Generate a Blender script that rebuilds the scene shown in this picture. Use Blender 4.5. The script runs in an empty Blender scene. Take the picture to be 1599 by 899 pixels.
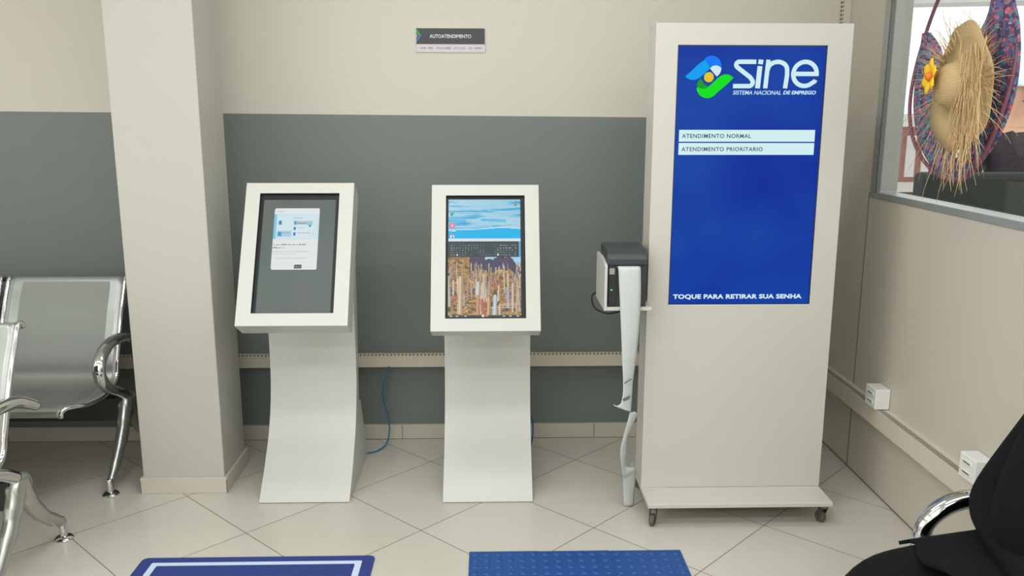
import bpy, bmesh, math, random
from mathutils import Vector, Matrix
random.seed(7)
PI = math.pi
SC = bpy.context.scene
COL = SC.collection

# ------------------------------------------------------------------ camera
F_PX, PITCH, YAW, ROLL, CAM_H = 1340.8, 0.200404, 0.025904, 0.0013815, 1.5
fwd = Vector((math.sin(YAW)*math.cos(PITCH), math.cos(YAW)*math.cos(PITCH), -math.sin(PITCH)))
rgt = Vector((math.cos(YAW), -math.sin(YAW), 0))
upv = rgt.cross(fwd)
r2 = rgt*math.cos(ROLL) + upv*math.sin(ROLL)
u2 = -rgt*math.sin(ROLL) + upv*math.cos(ROLL)
cd = bpy.data.cameras.new('camera'); cam = bpy.data.objects.new('camera', cd); COL.objects.link(cam)
cd.sensor_fit = 'HORIZONTAL'; cd.sensor_width = 36; cd.lens = 36*F_PX/1599; cd.clip_start = 0.02
M = Matrix.Identity(4)
for i in range(3):
    M[i][0] = r2[i]; M[i][1] = u2[i]; M[i][2] = -fwd[i]
M[2][3] = CAM_H
cam.matrix_world = M
SC.camera = cam

# ------------------------------------------------------------------ world, lights, exposure
SC.view_settings.view_transform = 'Standard'; SC.view_settings.look = 'None'
SC.view_settings.exposure = 0.0; SC.view_settings.gamma = 1.0; SC.view_settings.use_curve_mapping = False
w = bpy.data.worlds.new('sky'); SC.world = w; w.use_nodes = True
bg = w.node_tree.nodes['Background']; bg.inputs[0].default_value = (0.93, 0.97, 1.0, 1); bg.inputs[1].default_value = 1.7

def area(name, loc, rot, sx, sy, power, col):
    d = bpy.data.lights.new(name, 'AREA'); d.shape = 'RECTANGLE'; d.size = sx; d.size_y = sy; d.energy = power*0.92; d.color = col
    o = bpy.data.objects.new(name, d); COL.objects.link(o); o.location = loc; o.rotation_euler = rot
    return o
WARM = (0.955, 0.985, 1.04)
for lx in (-2.4, -0.7, 1.0):
    for ly, pw_ in ((1.4, 12), (0.0, 20), (-1.6, 22)):
        area('ceiling_panel_light', (lx, ly, 2.78), (0, 0, 0), 1.2, 0.3, pw_, WARM)
area('ceiling_panel_light', (-0.15, 2.45, 2.78), (0, 0, 0), 1.2, 0.3, 16, WARM)  # extra panel, added to lighten the far floor and the column side
area('fill_behind_camera', (-0.9, -2.5, 1.55), (PI/2, 0, PI), 4.2, 1.9, 20, (0.95, 0.985, 1.03))  # added fill light, unseen behind the camera, for the surfaces facing it
area('left_fill_light', (-3.5, 0.8, 1.6), (PI/2, 0, -PI/2), 3.4, 1.6, 24, (0.95, 0.985, 1.03))  # added fill light to brighten the right partition; the left wall has no window

# ------------------------------------------------------------------ materials
def lin(c):
    c = c/255.0
    return c/12.92 if c <= 0.04045 else ((c+0.055)/1.055)**2.4
def rgb(r, g, b): return (lin(r), lin(g), lin(b), 1)
def mat(name, c, rough=0.5, metal=0.0, spec=0.5, bump=0.0, bscale=200, emis=None, estr=0, coat=0.0, var=0.0):
    m = bpy.data.materials.new(name); m.use_nodes = True
    nt = m.node_tree; b = nt.nodes['Principled BSDF']
    b.inputs['Base Color'].default_value = c; b.inputs['Roughness'].default_value = rough
    b.inputs['Metallic'].default_value = metal; b.inputs['Specular IOR Level'].default_value = spec
    b.inputs['Coat Weight'].default_value = coat
    if emis: b.inputs['Emission Color'].default_value = emis; b.inputs['Emission Strength'].default_value = estr
    if bump or var:
        tc = nt.nodes.new('ShaderNodeTexCoord'); n = nt.nodes.new('ShaderNodeTexNoise')
        n.inputs['Scale'].default_value = bscale; n.inputs['Detail'].default_value = 4
        nt.links.new(tc.outputs['Object'], n.inputs['Vector'])
        if bump:
            bp = nt.nodes.new('ShaderNodeBump'); bp.inputs['Strength'].default_value = bump; bp.inputs['Distance'].default_value = 0.002
            nt.links.new(n.outputs[0], bp.inputs['Height']); nt.links.new(bp.outputs[0], b.inputs['Normal'])
        if var:
            mx = nt.nodes.new('ShaderNodeMix'); mx.data_type = 'RGBA'
            mx.inputs[6].default_value = tuple(x*(1-var) for x in c[:3])+(1,); mx.inputs[7].default_value = tuple(min(1, x*(1+var)) for x in c[:3])+(1,)
            nt.links.new(n.outputs[0], mx.inputs[0]); nt.links.new(mx.outputs[2], b.inputs['Base Color'])
    return m
def N(m, t, **k):
    n = m.node_tree.nodes.new(t)
    for a, v in k.items(): setattr(n, a, v)
    return n
def math_node(m, op, a, b=None, c=None):
    n = N(m, 'ShaderNodeMath', operation=op)
    for i, v in enumerate((a, b, c)):
        if v is None: continue
        if isinstance(v, (int, float)): n.inputs[i].default_value = v
        else: m.node_tree.links.new(v, n.inputs[i])
    return n.outputs[0]

CREAM = rgb(203, 198, 184)
GREYP = rgb(113, 120, 115)
M_wall = mat('cream_wall_paint', CREAM, 0.55, bump=0.12, bscale=90)
M_ceiling = mat('white_ceiling_paint', rgb(240, 239, 234), 0.8)
M_sidewall = mat('pale_side_wall_paint', rgb(232, 230, 222), 0.7)
M_column = mat('cream_column_paint', rgb(184, 182, 171), 0.5, bump=0.12, bscale=60)
M_partition = mat('beige_partition_laminate', rgb(196, 189, 173), 0.4, bump=0.05, bscale=300)
M_groove = mat('partition_joint', rgb(120, 112, 98), 0.6)
M_alu = mat('window_aluminium', rgb(178, 180, 175), 0.35, metal=0.55)
M_gasket = mat('window_gasket', rgb(96, 98, 94), 0.6)
M_base = mat('porcelain_baseboard', rgb(196, 190, 176), 0.3, var=0.05, bscale=9)
M_grout = mat('grout', rgb(120, 106, 92), 0.8)
M_trunk = mat('beige_trunking_plastic', rgb(205, 197, 178), 0.45)
M_slot = mat('trunking_slot', rgb(86, 82, 72), 0.7)
M_white = mat('white_kiosk_laminate', rgb(194, 194, 186), 0.38, bump=0.03, bscale=150)
M_totem = mat('white_totem_laminate', rgb(196, 194, 184), 0.4, bump=0.03, bscale=120)
M_edge = mat('raw_board_edge', rgb(150, 138, 118), 0.8)
M_black = mat('black_screen_bezel', rgb(24, 29, 29), 0.4, spec=0.3)
M_printer = mat('dark_grey_printer_plastic', rgb(52, 57, 60), 0.45, bump=0.1, bscale=600)
M_printer2 = mat('printer_gloss_panel', rgb(34, 38, 42), 0.25)
M_paper = mat('thermal_paper', rgb(192, 197, 193), 0.6)
M_ink = mat('paper_ink', rgb(90, 92, 92), 0.7)
M_cable_blue = mat('blue_network_cable', rgb(30, 105, 150), 0.45)
M_cable_black = mat('black_power_cable', rgb(22, 23, 24), 0.5)
M_socket = mat('white_socket_plastic', rgb(226, 226, 220), 0.35)
M_chrome = mat('polished_chrome', rgb(205, 205, 205), 0.09, metal=1.0)
M_alucast = mat('brushed_cast_aluminium', rgb(178, 180, 174), 0.28, metal=0.85, bump=0.05, bscale=300)
M_beam = mat('black_steel_beam', rgb(20, 21, 21), 0.45)
M_rubber = mat('rubber_wheel', rgb(92, 84, 74), 0.6)
M_castermetal = mat('caster_bracket_metal', rgb(120, 122, 122), 0.35, metal=0.9)
M_cloth = mat('black_clothing', rgb(17, 17, 19), 0.95, bump=0.6, bscale=45, spec=0.15)
M_skin = mat('skin', rgb(196, 142, 112), 0.5)
M_hair = mat('dark_hair', rgb(28, 22, 20), 0.6)

M_seat = mat('perforated_silver_metal', rgb(132, 136, 129), 0.42, metal=0.35, bump=0.25, bscale=700)
M_seatplain = mat('silver_metal_border', rgb(158, 162, 156), 0.3, metal=0.6)

def floor_material():
    m = mat('beige_porcelain_tiles', rgb(196, 192, 180), 0.2, spec=0.4)
    nt = m.node_tree; L = nt.links
    geo = N(m, 'ShaderNodeNewGeometry'); sp = N(m, 'ShaderNodeSeparateXYZ'); L.new(geo.outputs['Position'], sp.inputs[0])
    th, x0, y0, s = 0.794264, -0.257039, 2.920529, 0.450239
    dx = math_node(m, 'SUBTRACT', sp.outputs[0], x0); dy = math_node(m, 'SUBTRACT', sp.outputs[1], y0)
    a = math_node(m, 'DIVIDE', math_node(m, 'ADD', math_node(m, 'MULTIPLY', dx, math.cos(th)), math_node(m, 'MULTIPLY', dy, math.sin(th))), s)
    b = math_node(m, 'DIVIDE', math_node(m, 'SUBTRACT', math_node(m, 'MULTIPLY', dx, math.sin(th)), math_node(m, 'MULTIPLY', dy, math.cos(th))), s)
    def edge(t):
        f = math_node(m, 'FRACT', math_node(m, 'ADD', t, 0.5))
        return math_node(m, 'ABSOLUTE', math_node(m, 'SUBTRACT', f, 0.5))
    e = math_node(m, 'MINIMUM', edge(a), edge(b))
    g = N(m, 'ShaderNodeMapRange'); g.inputs['From Min'].default_value = 0.0022; g.inputs['From Max'].default_value = 0.0052
    g.inputs['To Min'].default_value = 1; g.inputs['To Max'].default_value = 0; L.new(e, g.inputs['Value'])
    cb = N(m, 'ShaderNodeCombineXYZ'); L.new(math_node(m, 'FLOOR', a), cb.inputs[0]); L.new(math_node(m, 'FLOOR', b), cb.inputs[1])
    wn = N(m, 'ShaderNodeTexWhiteNoise'); L.new(cb.outputs[0], wn.inputs['Vector'])
    ns = N(m, 'ShaderNodeTexNoise'); ns.inputs['Scale'].default_value = 3.2; ns.inputs['Detail'].default_value = 5; L.new(geo.outputs['Position'], ns.inputs['Vector'])
    t = math_node(m, 'ADD', math_node(m, 'MULTIPLY', wn.outputs[0], 0.4), math_node(m, 'MULTIPLY', ns.outputs[0], 0.6))
    mx = N(m, 'ShaderNodeMix', data_type='RGBA'); mx.inputs[6].default_value = rgb(190, 184, 170); mx.inputs[7].default_value = rgb(203, 199, 187); L.new(t, mx.inputs[0])
    m2 = N(m, 'ShaderNodeMix', data_type='RGBA'); L.new(g.outputs[0], m2.inputs[0]); L.new(mx.outputs[2], m2.inputs[6]); m2.inputs[7].default_value = rgb(118, 98, 82)
    B = nt.nodes['Principled BSDF']; L.new(m2.outputs[2], B.inputs['Base Color'])
    rr = math_node(m, 'ADD', math_node(m, 'MULTIPLY', g.outputs[0], 0.5), 0.24); L.new(rr, B.inputs['Roughness'])
    bp = N(m, 'ShaderNodeBump'); bp.invert = True; bp.inputs['Strength'].default_value = 0.3; bp.inputs['Distance'].default_value = 0.001
    L.new(g.outputs[0], bp.inputs['Height']); L.new(bp.outputs[0], B.inputs['Normal'])
    return m
M_floor = floor_material()

def backwall_material():
    m = mat('two_tone_wall_paint', CREAM, 0.5)
    nt = m.node_tree; L = nt.links
    geo = N(m, 'ShaderNodeNewGeometry'); sp = N(m, 'ShaderNodeSeparateXYZ'); L.new(geo.outputs['Position'], sp.inputs[0])
    zz = math_node(m, 'ADD', sp.outputs[2], math_node(m, 'MULTIPLY', sp.outputs[0], 0.0078))
    st = math_node(m, 'LESS_THAN', zz, 1.4895)
    mx = N(m, 'ShaderNodeMix', data_type='RGBA'); L.new(st, mx.inputs[0]); mx.inputs[6].default_value = CREAM; mx.inputs[7].default_value = GREYP
    L.new(mx.outputs[2], nt.nodes['Principled BSDF'].inputs['Base Color'])
    n = N(m, 'ShaderNodeTexNoise'); n.inputs['Scale'].default_value = 110; L.new(geo.outputs['Position'], n.inputs['Vector'])
    bp = N(m, 'ShaderNodeBump'); bp.inputs['Strength'].default_value = 0.15; bp.inputs['Distance'].default_value = 0.002
    L.new(n.outputs[0], bp.inputs['Height']); L.new(bp.outputs[0], nt.nodes['Principled BSDF'].inputs['Normal'])
    return m
M_backwall = backwall_material()

def attr_screen_material(name, strength=1.0):
    m = mat(name, (0.008, 0.008, 0.009, 1), 0.3, spec=0.22)
    a = N(m, 'ShaderNodeVertexColor'); a.layer_name = 'pixels'
    B = m.node_tree.nodes['Principled BSDF']
    m.node_tree.links.new(a.outputs[0], B.inputs['Emission Color']); B.inputs['Emission Strength'].default_value = strength
    return m
M_pix = attr_screen_material('lit_display_pixels')
_em = {}
def glow(r, g, b, s=1.0):
    k = (r, g, b, s)
    if k not in _em:
        _em[k] = mat('lit_display_colour', (0.003, 0.003, 0.004, 1), 0.35, emis=rgb(r, g, b), estr=s, spec=0.08)
    return _em[k]
_pr = {}
def printed(r, g, b):
    if (r, g, b) not in _pr: _pr[(r, g, b)] = mat('printed_ink', rgb(r, g, b), 0.5)
    return _pr[(r, g, b)]

def straw_material():
    m = mat('woven_straw', rgb(186, 158, 108), 0.75)
    tc = N(m, 'ShaderNodeTexCoord'); wv = N(m, 'ShaderNodeTexWave', wave_type='RINGS', rings_direction='X'); wv.inputs['Scale'].default_value = 60
    wv.inputs['Distortion'].default_value = 2.5; wv.inputs['Detail'].default_value = 3
    m.node_tree.links.new(tc.outputs['Object'], wv.inputs['Vector'])
    r = N(m, 'ShaderNodeValToRGB'); r.color_ramp.elements[0].color = rgb(176, 148, 102); r.color_ramp.elements[1].color = rgb(196, 170, 122)
    m.node_tree.links.new(wv.outputs[0], r.inputs[0]); B = m.node_tree.nodes['Principled BSDF']
    m.node_tree.links.new(r.outputs[0], B.inputs['Base Color'])
    bp = N(m, 'ShaderNodeBump'); bp.inputs['Strength'].default_value = 0.5; bp.inputs['Distance'].default_value = 0.002
    m.node_tree.links.new(wv.outputs[0], bp.inputs['Height']); m.node_tree.links.new(bp.outputs[0], B.inputs['Normal'])
    return m
M_straw = straw_material()
M_strand = mat('straw_strand', rgb(196, 166, 118), 0.7, var=0.25, bscale=30)

def floral_material():
    m = mat('floral_chintz_fabric', rgb(50, 60, 95), 0.8)
    nt = m.node_tree; L = nt.links
    tc = N(m, 'ShaderNodeTexCoord')
    def layer(scale, thr, prev, cols, off):
        mp = N(m, 'ShaderNodeMapping'); mp.inputs['Location'].default_value = (off, off*1.7, off*0.6); L.new(tc.outputs['Object'], mp.inputs[0])
        v = N(m, 'ShaderNodeTexVoronoi'); v.inputs['Scale'].default_value = scale; L.new(mp.outputs[0], v.inputs['Vector'])
        s = N(m, 'ShaderNodeSeparateXYZ'); L.new(v.outputs['Color'], s.inputs[0])
        cr = N(m, 'ShaderNodeValToRGB'); cr.color_ramp.interpolation = 'CONSTANT'; v.distance = 'MANHATTAN' if off > 3 else 'EUCLIDEAN'
        for i, c in enumerate(cols):
            e = cr.color_ramp.elements[i] if i < 2 else cr.color_ramp.elements.new(i/len(cols))
            e.position = i/len(cols); e.color = c
        L.new(s.outputs[0], cr.inputs[0])
        k = math_node(m, 'LESS_THAN', v.outputs['Distance'], thr)
        mx = N(m, 'ShaderNodeMix', data_type='RGBA'); L.new(k, mx.inputs[0])
        if isinstance(prev, tuple): mx.inputs[6].default_value = prev
        else: L.new(prev, mx.inputs[6])
        L.new(cr.outputs[0], mx.inputs[7]); return mx.outputs[2]
    c = layer(70, 0.62, rgb(70, 62, 92), [rgb(84, 96, 142), rgb(124, 84, 110), rgb(72, 122, 140), rgb(150, 96, 116)], 0)
    c = layer(52, 0.40, c, [rgb(206, 88, 96), rgb(74, 130, 146), rgb(178, 142, 168), rgb(214, 92, 92), rgb(52, 84, 150), rgb(196, 104, 112)], 3.1)
    c = layer(85, 0.26, c, [rgb(214, 178, 186), rgb(220, 96, 92), rgb(150, 158, 146)], 7.7)
    L.new(c, nt.nodes['Principled BSDF'].inputs['Base Color'])
    return m
M_floral = floral_material()

# ------------------------------------------------------------------ mesh helpers
class MB:
    def __init__(self): self.v = []; self.f = []; self.mi = []; self.k = 0
    def mat(self, i): self.k = i; return self
    def add(self, vs, fs):
        o = len(self.v); self.v += [Vector(p) for p in vs]
        self.f += [tuple(i+o for i in f) for f in fs]; self.mi += [self.k]*len(fs); return self
    def box(self, a, b):
        x0, y0, z0 = a; x1, y1, z1 = b
        if x0 > x1: x0, x1 = x1, x0
        if y0 > y1: y0, y1 = y1, y0
        if z0 > z1: z0, z1 = z1, z0
        return self.add([(x0,y0,z0),(x1,y0,z0),(x1,y1,z0),(x0,y1,z0),(x0,y0,z1),(x1,y0,z1),(x1,y1,z1),(x0,y1,z1)],
            [(0,3,2,1),(4,5,6,7),(0,1,5,4),(1,2,6,5),(2,3,7,6),(3,0,4,7)])
    def hexa(self, lo, hi):     # two quads (bottom loop, top loop)
        return self.add(list(lo)+list(hi), [(0,3,2,1),(4,5,6,7),(0,1,5,4),(1,2,6,5),(2,3,7,6),(3,0,4,7)])
    def prism(self, pts, axis, a, b):   # polygon extruded along axis
        n = len(pts)
        def P(p, t):
            if axis == 'x': return (t, p[0], p[1])
            if axis == 'y': return (p[0], t, p[1])
            return (p[0], p[1], t)
        vs = [P(p, a) for p in pts]+[P(p, b) for p in pts]
        fs = [tuple(range(n)), tuple(range(2*n-1, n-1, -1))]+[(i, i+n, (i+1) % n+n, (i+1) % n) for i in range(n)]
        return self.add(vs, fs)
    def tube(self, path, r, seg=10, closed=False, flat=1.0, side=None, caps=True):
        pts = [Vector(p) for p in path]; n = len(pts); rings = []
        rr = r if isinstance(r, (list, tuple)) else [r]*n
        prev = None; vs = []
        for i, p in enumerate(pts):
            if closed: t = pts[(i+1) % n]-pts[i-1]
            else: t = pts[min(i+1, n-1)]-pts[max(i-1, 0)]
            t.normalize()
            if side is not None: a = Vector(side)
            elif prev is None: a = Vector((0, 0, 1)) if abs(t.z) < 0.9 else Vector((1, 0, 0))
            else: a = prev
            a = (a-t*a.dot(t)).normalized(); prev = a; b = t.cross(a)
            for k in range(seg):
                an = 2*PI*k/seg
                vs.append(p+a*math.cos(an)*rr[i]*flat+b*math.sin(an)*rr[i])
        fs = []
        for i in range(n if closed else n-1):
            j = (i+1) % n
            for k in range(seg):
                k2 = (k+1) % seg
                fs.append((i*seg+k, i*seg+k2, j*seg+k2, j*seg+k))
        if not closed and caps:
            fs.append(tuple(reversed(range(seg)))); fs.append(tuple((n-1)*seg+k for k in range(seg)))
        return self.add(vs, fs)
    def lathe(self, prof, c, axis='z', seg=24):     # prof: (radius, height)
        vs = []; n = len(prof)
        for (r, h) in prof:
            for k in range(seg):
                an = 2*PI*k/seg; x, y = r*math.cos(an), r*math.sin(an)
                p = {'z': (x, y, h), 'x': (h, x, y), 'y': (x, h, y)}[axis]
                vs.append((c[0]+p[0], c[1]+p[1], c[2]+p[2]))
        fs = []
        for i in range(n-1):
            for k in range(seg):
                k2 = (k+1) % seg; fs.append((i*seg+k, i*seg+k2, (i+1)*seg+k2, (i+1)*seg+k))
        fs.append(tuple(reversed(range(seg)))); fs.append(tuple((n-1)*seg+k for k in range(seg)))
        return self.add(vs, fs)
    def sheet(self, rows, th=None):     # grid of points -> sheet (optionally thickened by th vector function)
        n, m = len(rows), len(rows[0]); vs = [p for r in rows for p in r]
        fs = [(i*m+j, i*m+j+1, (i+1)*m+j+1, (i+1)*m+j) for i in range(n-1) for j in range(m-1)]
        return self.add(vs, fs)
    def build(self, name, m, parent=None, bevel=0, smooth=False, solid=0, sub=0, origin=None):
        me = bpy.data.meshes.new(name)
        off = origin if origin is not None else (world_loc(parent) if parent else Vector((0, 0, 0)))
        off = Vector(off)
        me.from_pydata([v-off for v in self.v], [], self.f)
        for mm in (m if isinstance(m, (list, tuple)) else [m]): me.materials.append(mm)
        for p, k in zip(me.polygons, self.mi): p.material_index = k
        bm = bmesh.new(); bm.from_mesh(me); bmesh.ops.recalc_face_normals(bm, faces=bm.faces); bm.to_mesh(me); bm.free()
        o = bpy.data.objects.new(name, me); COL.objects.link(o)
        if parent: o.parent = parent
        else: o.location = off
        if solid: s = o.modifiers.new('s', 'SOLIDIFY'); s.thickness = solid; s.offset = 0
        if sub: s = o.modifiers.new('u', 'SUBSURF'); s.levels = sub; s.render_levels = sub
        if bevel:
            s = o.modifiers.new('b', 'BEVEL'); s.width = bevel; s.segments = 2; s.limit_method = 'ANGLE'; s.angle_limit = math.radians(35)
        if smooth:
            for p in me.polygons: p.use_smooth = True
            if smooth != 'all':
                e = o.modifiers.new('w', 'EDGE_SPLIT'); e.split_angle = math.radians(40)
        return o
def world_loc(o):
    v = Vector((0, 0, 0))
    while o: v = v+o.location; o = o.parent
    return v
def empty(name, loc, label, cat, group=None, rz=0):
    o = bpy.data.objects.new(name, None); COL.objects.link(o); o.location = loc; o.rotation_euler = (0, 0, rz); o.empty_display_size = 0.1
    return tag(o, label, cat, group)
def tag(o, label, cat, group=None):
    o['label'] = label; o['category'] = cat
    if group: o['group'] = group
    return o
def struct(o): o['kind'] = 'structure'; return o
def copy_tree(o, parent=None):
    c = o.copy(); COL.objects.link(c); c.parent = parent
    for ch in list(o.children):
        copy_tree(ch, c)
    return c
def spline(pts, n=8, closed=False):
    P = [Vector(p) for p in pts]; out = []; L = len(P)
    for i in range(L if closed else L-1):
        if closed: p0, p1, p2, p3 = P[i-1], P[i], P[(i+1) % L], P[(i+2) % L]
        else: p0, p1, p2, p3 = P[max(i-1, 0)], P[i], P[i+1], P[min(i+2, L-1)]
        for k in range(n):
            t = k/n
            out.append(0.5*((2*p1)+(p2-p0)*t+(2*p0-5*p1+4*p2-p3)*t*t+(3*p1-p0-3*p2+p3)*t**3))
    if not closed: out.append(P[-1])
    return out

def text_mesh(name, body, m, parent, fit, origin, ux, uz, bold=0.0, shear=0.0, depth=0.0004, space=1.0):
    """flat lettering fitted to width, height; origin = lower-left corner, ux/uz unit directions, in parent's local frame"""
    c = bpy.data.curves.new(name, 'FONT'); c.body = body; c.offset = bold; c.shear = shear; c.space_character = space; c.resolution_u = 4
    c.extrude = 0.001
    t = bpy.data.objects.new(name, c); COL.objects.link(t)
    bpy.context.view_layer.update()
    me = bpy.data.meshes.new_from_object(t.evaluated_get(bpy.context.evaluated_depsgraph_get()))
    bpy.data.objects.remove(t)
    xs = [v.co.x for v in me.vertices]; ys = [v.co.y for v in me.vertices]
    x0, x1, y0, y1 = min(xs), max(xs), min(ys), max(ys)
    ux = Vector(ux); uz = Vector(uz); nn = ux.cross(uz).normalized(); o0 = Vector(origin)
    for v in me.vertices:
        z = 1 if v.co.z > 0 else 0
        v.co = o0+ux*((v.co.x-x0)/(x1-x0)*fit[0])+uz*((v.co.y-y0)/(y1-y0)*fit[1])+nn*(z*depth)
    me.materials.clear(); me.materials.append(m)
    o = bpy.data.objects.new(name, me); COL.objects.link(o); o.parent = parent
    return o

def stroke2d(pts, width, closed=False):
    P = [Vector((p[0], p[1], 0)) for p in pts]; n = len(P); L = []; R = []
    for i in range(n):
        t = (P[min(i+1, n-1)]-P[max(i-1, 0)]).normalized(); s = Vector((-t.y, t.x, 0))*width/2
        L.append(P[i]+s); R.append(P[i]-s)
    return [(p.x, p.y) for p in L], [(p.x, p.y) for p in R]

# ------------------------------------------------------------------ the room
XR, YB, XL, YF, ZC = 1.549, 3.839, -3.6, -2.6, 2.8
struct(MB().box((XL-.1, YF-.1, -.08), (XR+.075, YB+.12, 0)).build('floor', M_floor))
struct(MB().box((XL-.1, YF-.1, ZC), (XR+.075, YB+.12, ZC+.08)).build('ceiling', M_ceiling))
struct(MB().box((XL-.1, YB, 0), (XR+.075, YB+.12, ZC)).build('wall_back', M_backwall))
struct(MB().box((XL-.1, YF, 0), (XL, YB, ZC)).build('wall_left', M_sidewall))
struct(MB().box((XL-.1, YF-.1, 0), (XR+.075, YF, ZC)).build('wall_front', M_sidewall))
# right partition with the window opening
WZ0, WZ1, WY1, WY0 = 1.168, 2.25, 3.462, 0.6
pr = MB()
pr.box((XR, YF, 0), (XR+.075, YB, WZ0)).box((XR, WY1, WZ0), (XR+.075, YB, ZC)).box((XR, YF, WZ1), (XR+.075, WY1, ZC)).box((XR, YF, WZ0), (XR+.075, WY0, WZ1))
pr.mat(1).box((XR-.0012, 3.469, 0), (XR, 3.475, WZ0+.02)).box((XR-.0015, YF, 0), (XR, YB, .006))
pr.box((XR-.0012, 2.07, 0), (XR, 2.076, WZ0))
struct(pr.build('wall_right', [M_partition, M_groove]))
# window frame + glass
wf = struct(MB().box((XR-.004, WY1-.001, WZ0), (XR+.079, WY1-.058, WZ1)).box((XR-.004, WY1-.058, WZ0), (XR+.079, WY0, WZ0+.026))
    .box((XR-.004, WY1-.058, WZ1), (XR+.079, WY0, WZ1-.04)).box((XR-.004, WY0, WZ0), (XR+.079, WY0+.05, WZ1)).build('window_1', [M_alu], bevel=.002))
g = MB().box((XR+.048, WY1-.058, WZ0+.026), (XR+.054, WY0+.05, WZ1-.04))
M_glass = mat('window_glass', (1, 1, 1, 1), 0.0)
ntg = M_glass.node_tree; tr = ntg.nodes.new('ShaderNodeBsdfTransparent'); gl = ntg.nodes.new('ShaderNodeBsdfGlossy'); gl.inputs['Roughness'].default_value = 0.02
fr = ntg.nodes.new('ShaderNodeMath'); fr.operation = 'MULTIPLY_ADD'; lw = ntg.nodes.new('ShaderNodeLayerWeight'); lw.inputs[0].default_value = 0.5
pw3 = ntg.nodes.new('ShaderNodeMath'); pw3.operation = 'POWER'; pw3.inputs[1].default_value = 3.5; ntg.links.new(lw.outputs['Facing'], pw3.inputs[0]); ntg.links.new(pw3.outputs[0], fr.inputs[0]); fr.inputs[1].default_value = 0.5; fr.inputs[2].default_value = 0.03
mxs = ntg.nodes.new('ShaderNodeMixShader')
tr.inputs[0].default_value = (0.95, 0.97, 0.96, 1)
ntg.links.new(fr.outputs[0], mxs.inputs[0]); ntg.links.new(tr.outputs[0], mxs.inputs[1]); ntg.links.new(gl.outputs[0], mxs.inputs[2])
ntg.links.new(mxs.outputs[0], ntg.nodes['Material Output'].inputs[0])
g.build('glass_pane', M_glass, wf)
MB().box((XR+.012, WY1-.0598, WZ0+.03), (XR+.079, WY1-.0583, WZ1-.04)).build('jamb_lining', mat('grey_beige_jamb', rgb(150, 150, 141), .5), wf)
MB().box((XR-.0045, WY1-.050, WZ0+.02), (XR+.01, WY1-.0595, WZ1-.03)).build('gasket', M_gasket, wf)
# column
CX0, CX1, CY0, CY1 = -1.397, -1.073, 3.268, 3.56
colm = struct(MB().box((CX0, CY0, 0), (CX1, CY1, ZC)).build('column', M_column, bevel=.004))
cb = MB().box((CX0-.009, CY0-.012, 0), (CX1+.011, CY0, .066)).box((CX1, CY0, 0), (CX1+.012, CY1+.01, .066)).box((CX0-.01, CY0, 0), (CX0, CY1+.01, .066)).box((CX0, CY1, 0), (CX1, CY1+.012, .066))
cb.mat(1).box((CX0-.0095, CY0-.0125, 0), (CX0-.006, CY0-.008, .055)).box((CX1+.0085, CY0-.013, .0), (CX1+.0125, CY0-.008, .058))
cb.build('column_skirting', [M_base, M_grout], colm, bevel=.0015)
# back baseboard
bb = MB().box((XL, YB-.012, 0), (XR, YB, .071))
bb.mat(1)
for xj in (-3.14, -2.24, -1.33, -.415, .487, 1.39): bb.box((xj-.0015, YB-.0126, 0), (xj+.0015, YB-.011, .0712))
bb.box((XL, YB-.0128, 0), (XR, YB-.011, .0025))
struct(bb.build('baseboard_back', [M_base, M_grout]))

# ------------------------------------------------------------------ cable trunking
t = MB().box((XL+.01, YB-.05, .363), (XR-.06, YB, .416))
x = XL+.02
while x < XR-.07:
    t.box((x, YB-.050, .416), (x+.010, YB-.046, .4245)); x += .0172
t.box((XL+.01, YB-.046, .416), (XR-.06, YB-.043, .424))
t.mat(1).box((XL+.01, YB-.0462, .4165), (XR-.06, YB-.0459, .4235))
tag(t.build('cable_trunking', [M_trunk, M_slot]), 'long beige slotted trunking running low along the grey back wall', 'cable trunking')
t = MB().box((XR-.05, .3, .302), (XR, YB-.052, .372))
t.mat(1)
y = .3
while y < YB-.08:
    t.box((XR-.046, y, .3718), (XR-.022, y+.006, .3726)); y += .0125
tag(t.build('cable_trunking', [M_trunk, M_slot]), 'beige slotted trunking along the right partition below the white sockets', 'cable trunking')
t = MB().box((XR-.038, YB-.042, .43), (XR-.001, YB, 2.75))
t.mat(1)
z = .45
while z < 2.7:
    t.box((XR-.0385, YB-.038, z), (XR-.0378, YB-.02, z+.008)); t.box((XR-.037, YB-.0425, z), (XR-.033, YB-.0415, z+.008)); z += .017
tag(t.build('cable_trunking', [M_trunk, M_slot]), 'vertical beige slotted trunking in the corner above the tall totem', 'cable trunking')

def socket(y0, y1, label):
    e = empty('power_socket', (XR-.03, (y0+y1)/2, .373), label, 'socket', 'white surface sockets on the right trunking')
    MB().box((XR-.060, y0, .374), (XR-.001, y1, .455)).build('socket_box', M_socket, e, bevel=.004)
    for z in (.392, .425):
        s = MB().box((XR-.0625, y0+.016, z), (XR-.059, y1-.016, z+.014)).build('outlet', M_socket, e, bevel=.002)
        MB().box((XR-.0632, y0+.026, z+.005), (XR-.0624, y1-.026, z+.009)).build('outlet_slot', M_slot, s)
    return e
socket(3.135, 3.225, 'small white socket box on the trunking nearest the tall totem')
socket(2.44, 2.53, 'white socket box on the trunking beside the person in black')

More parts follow.
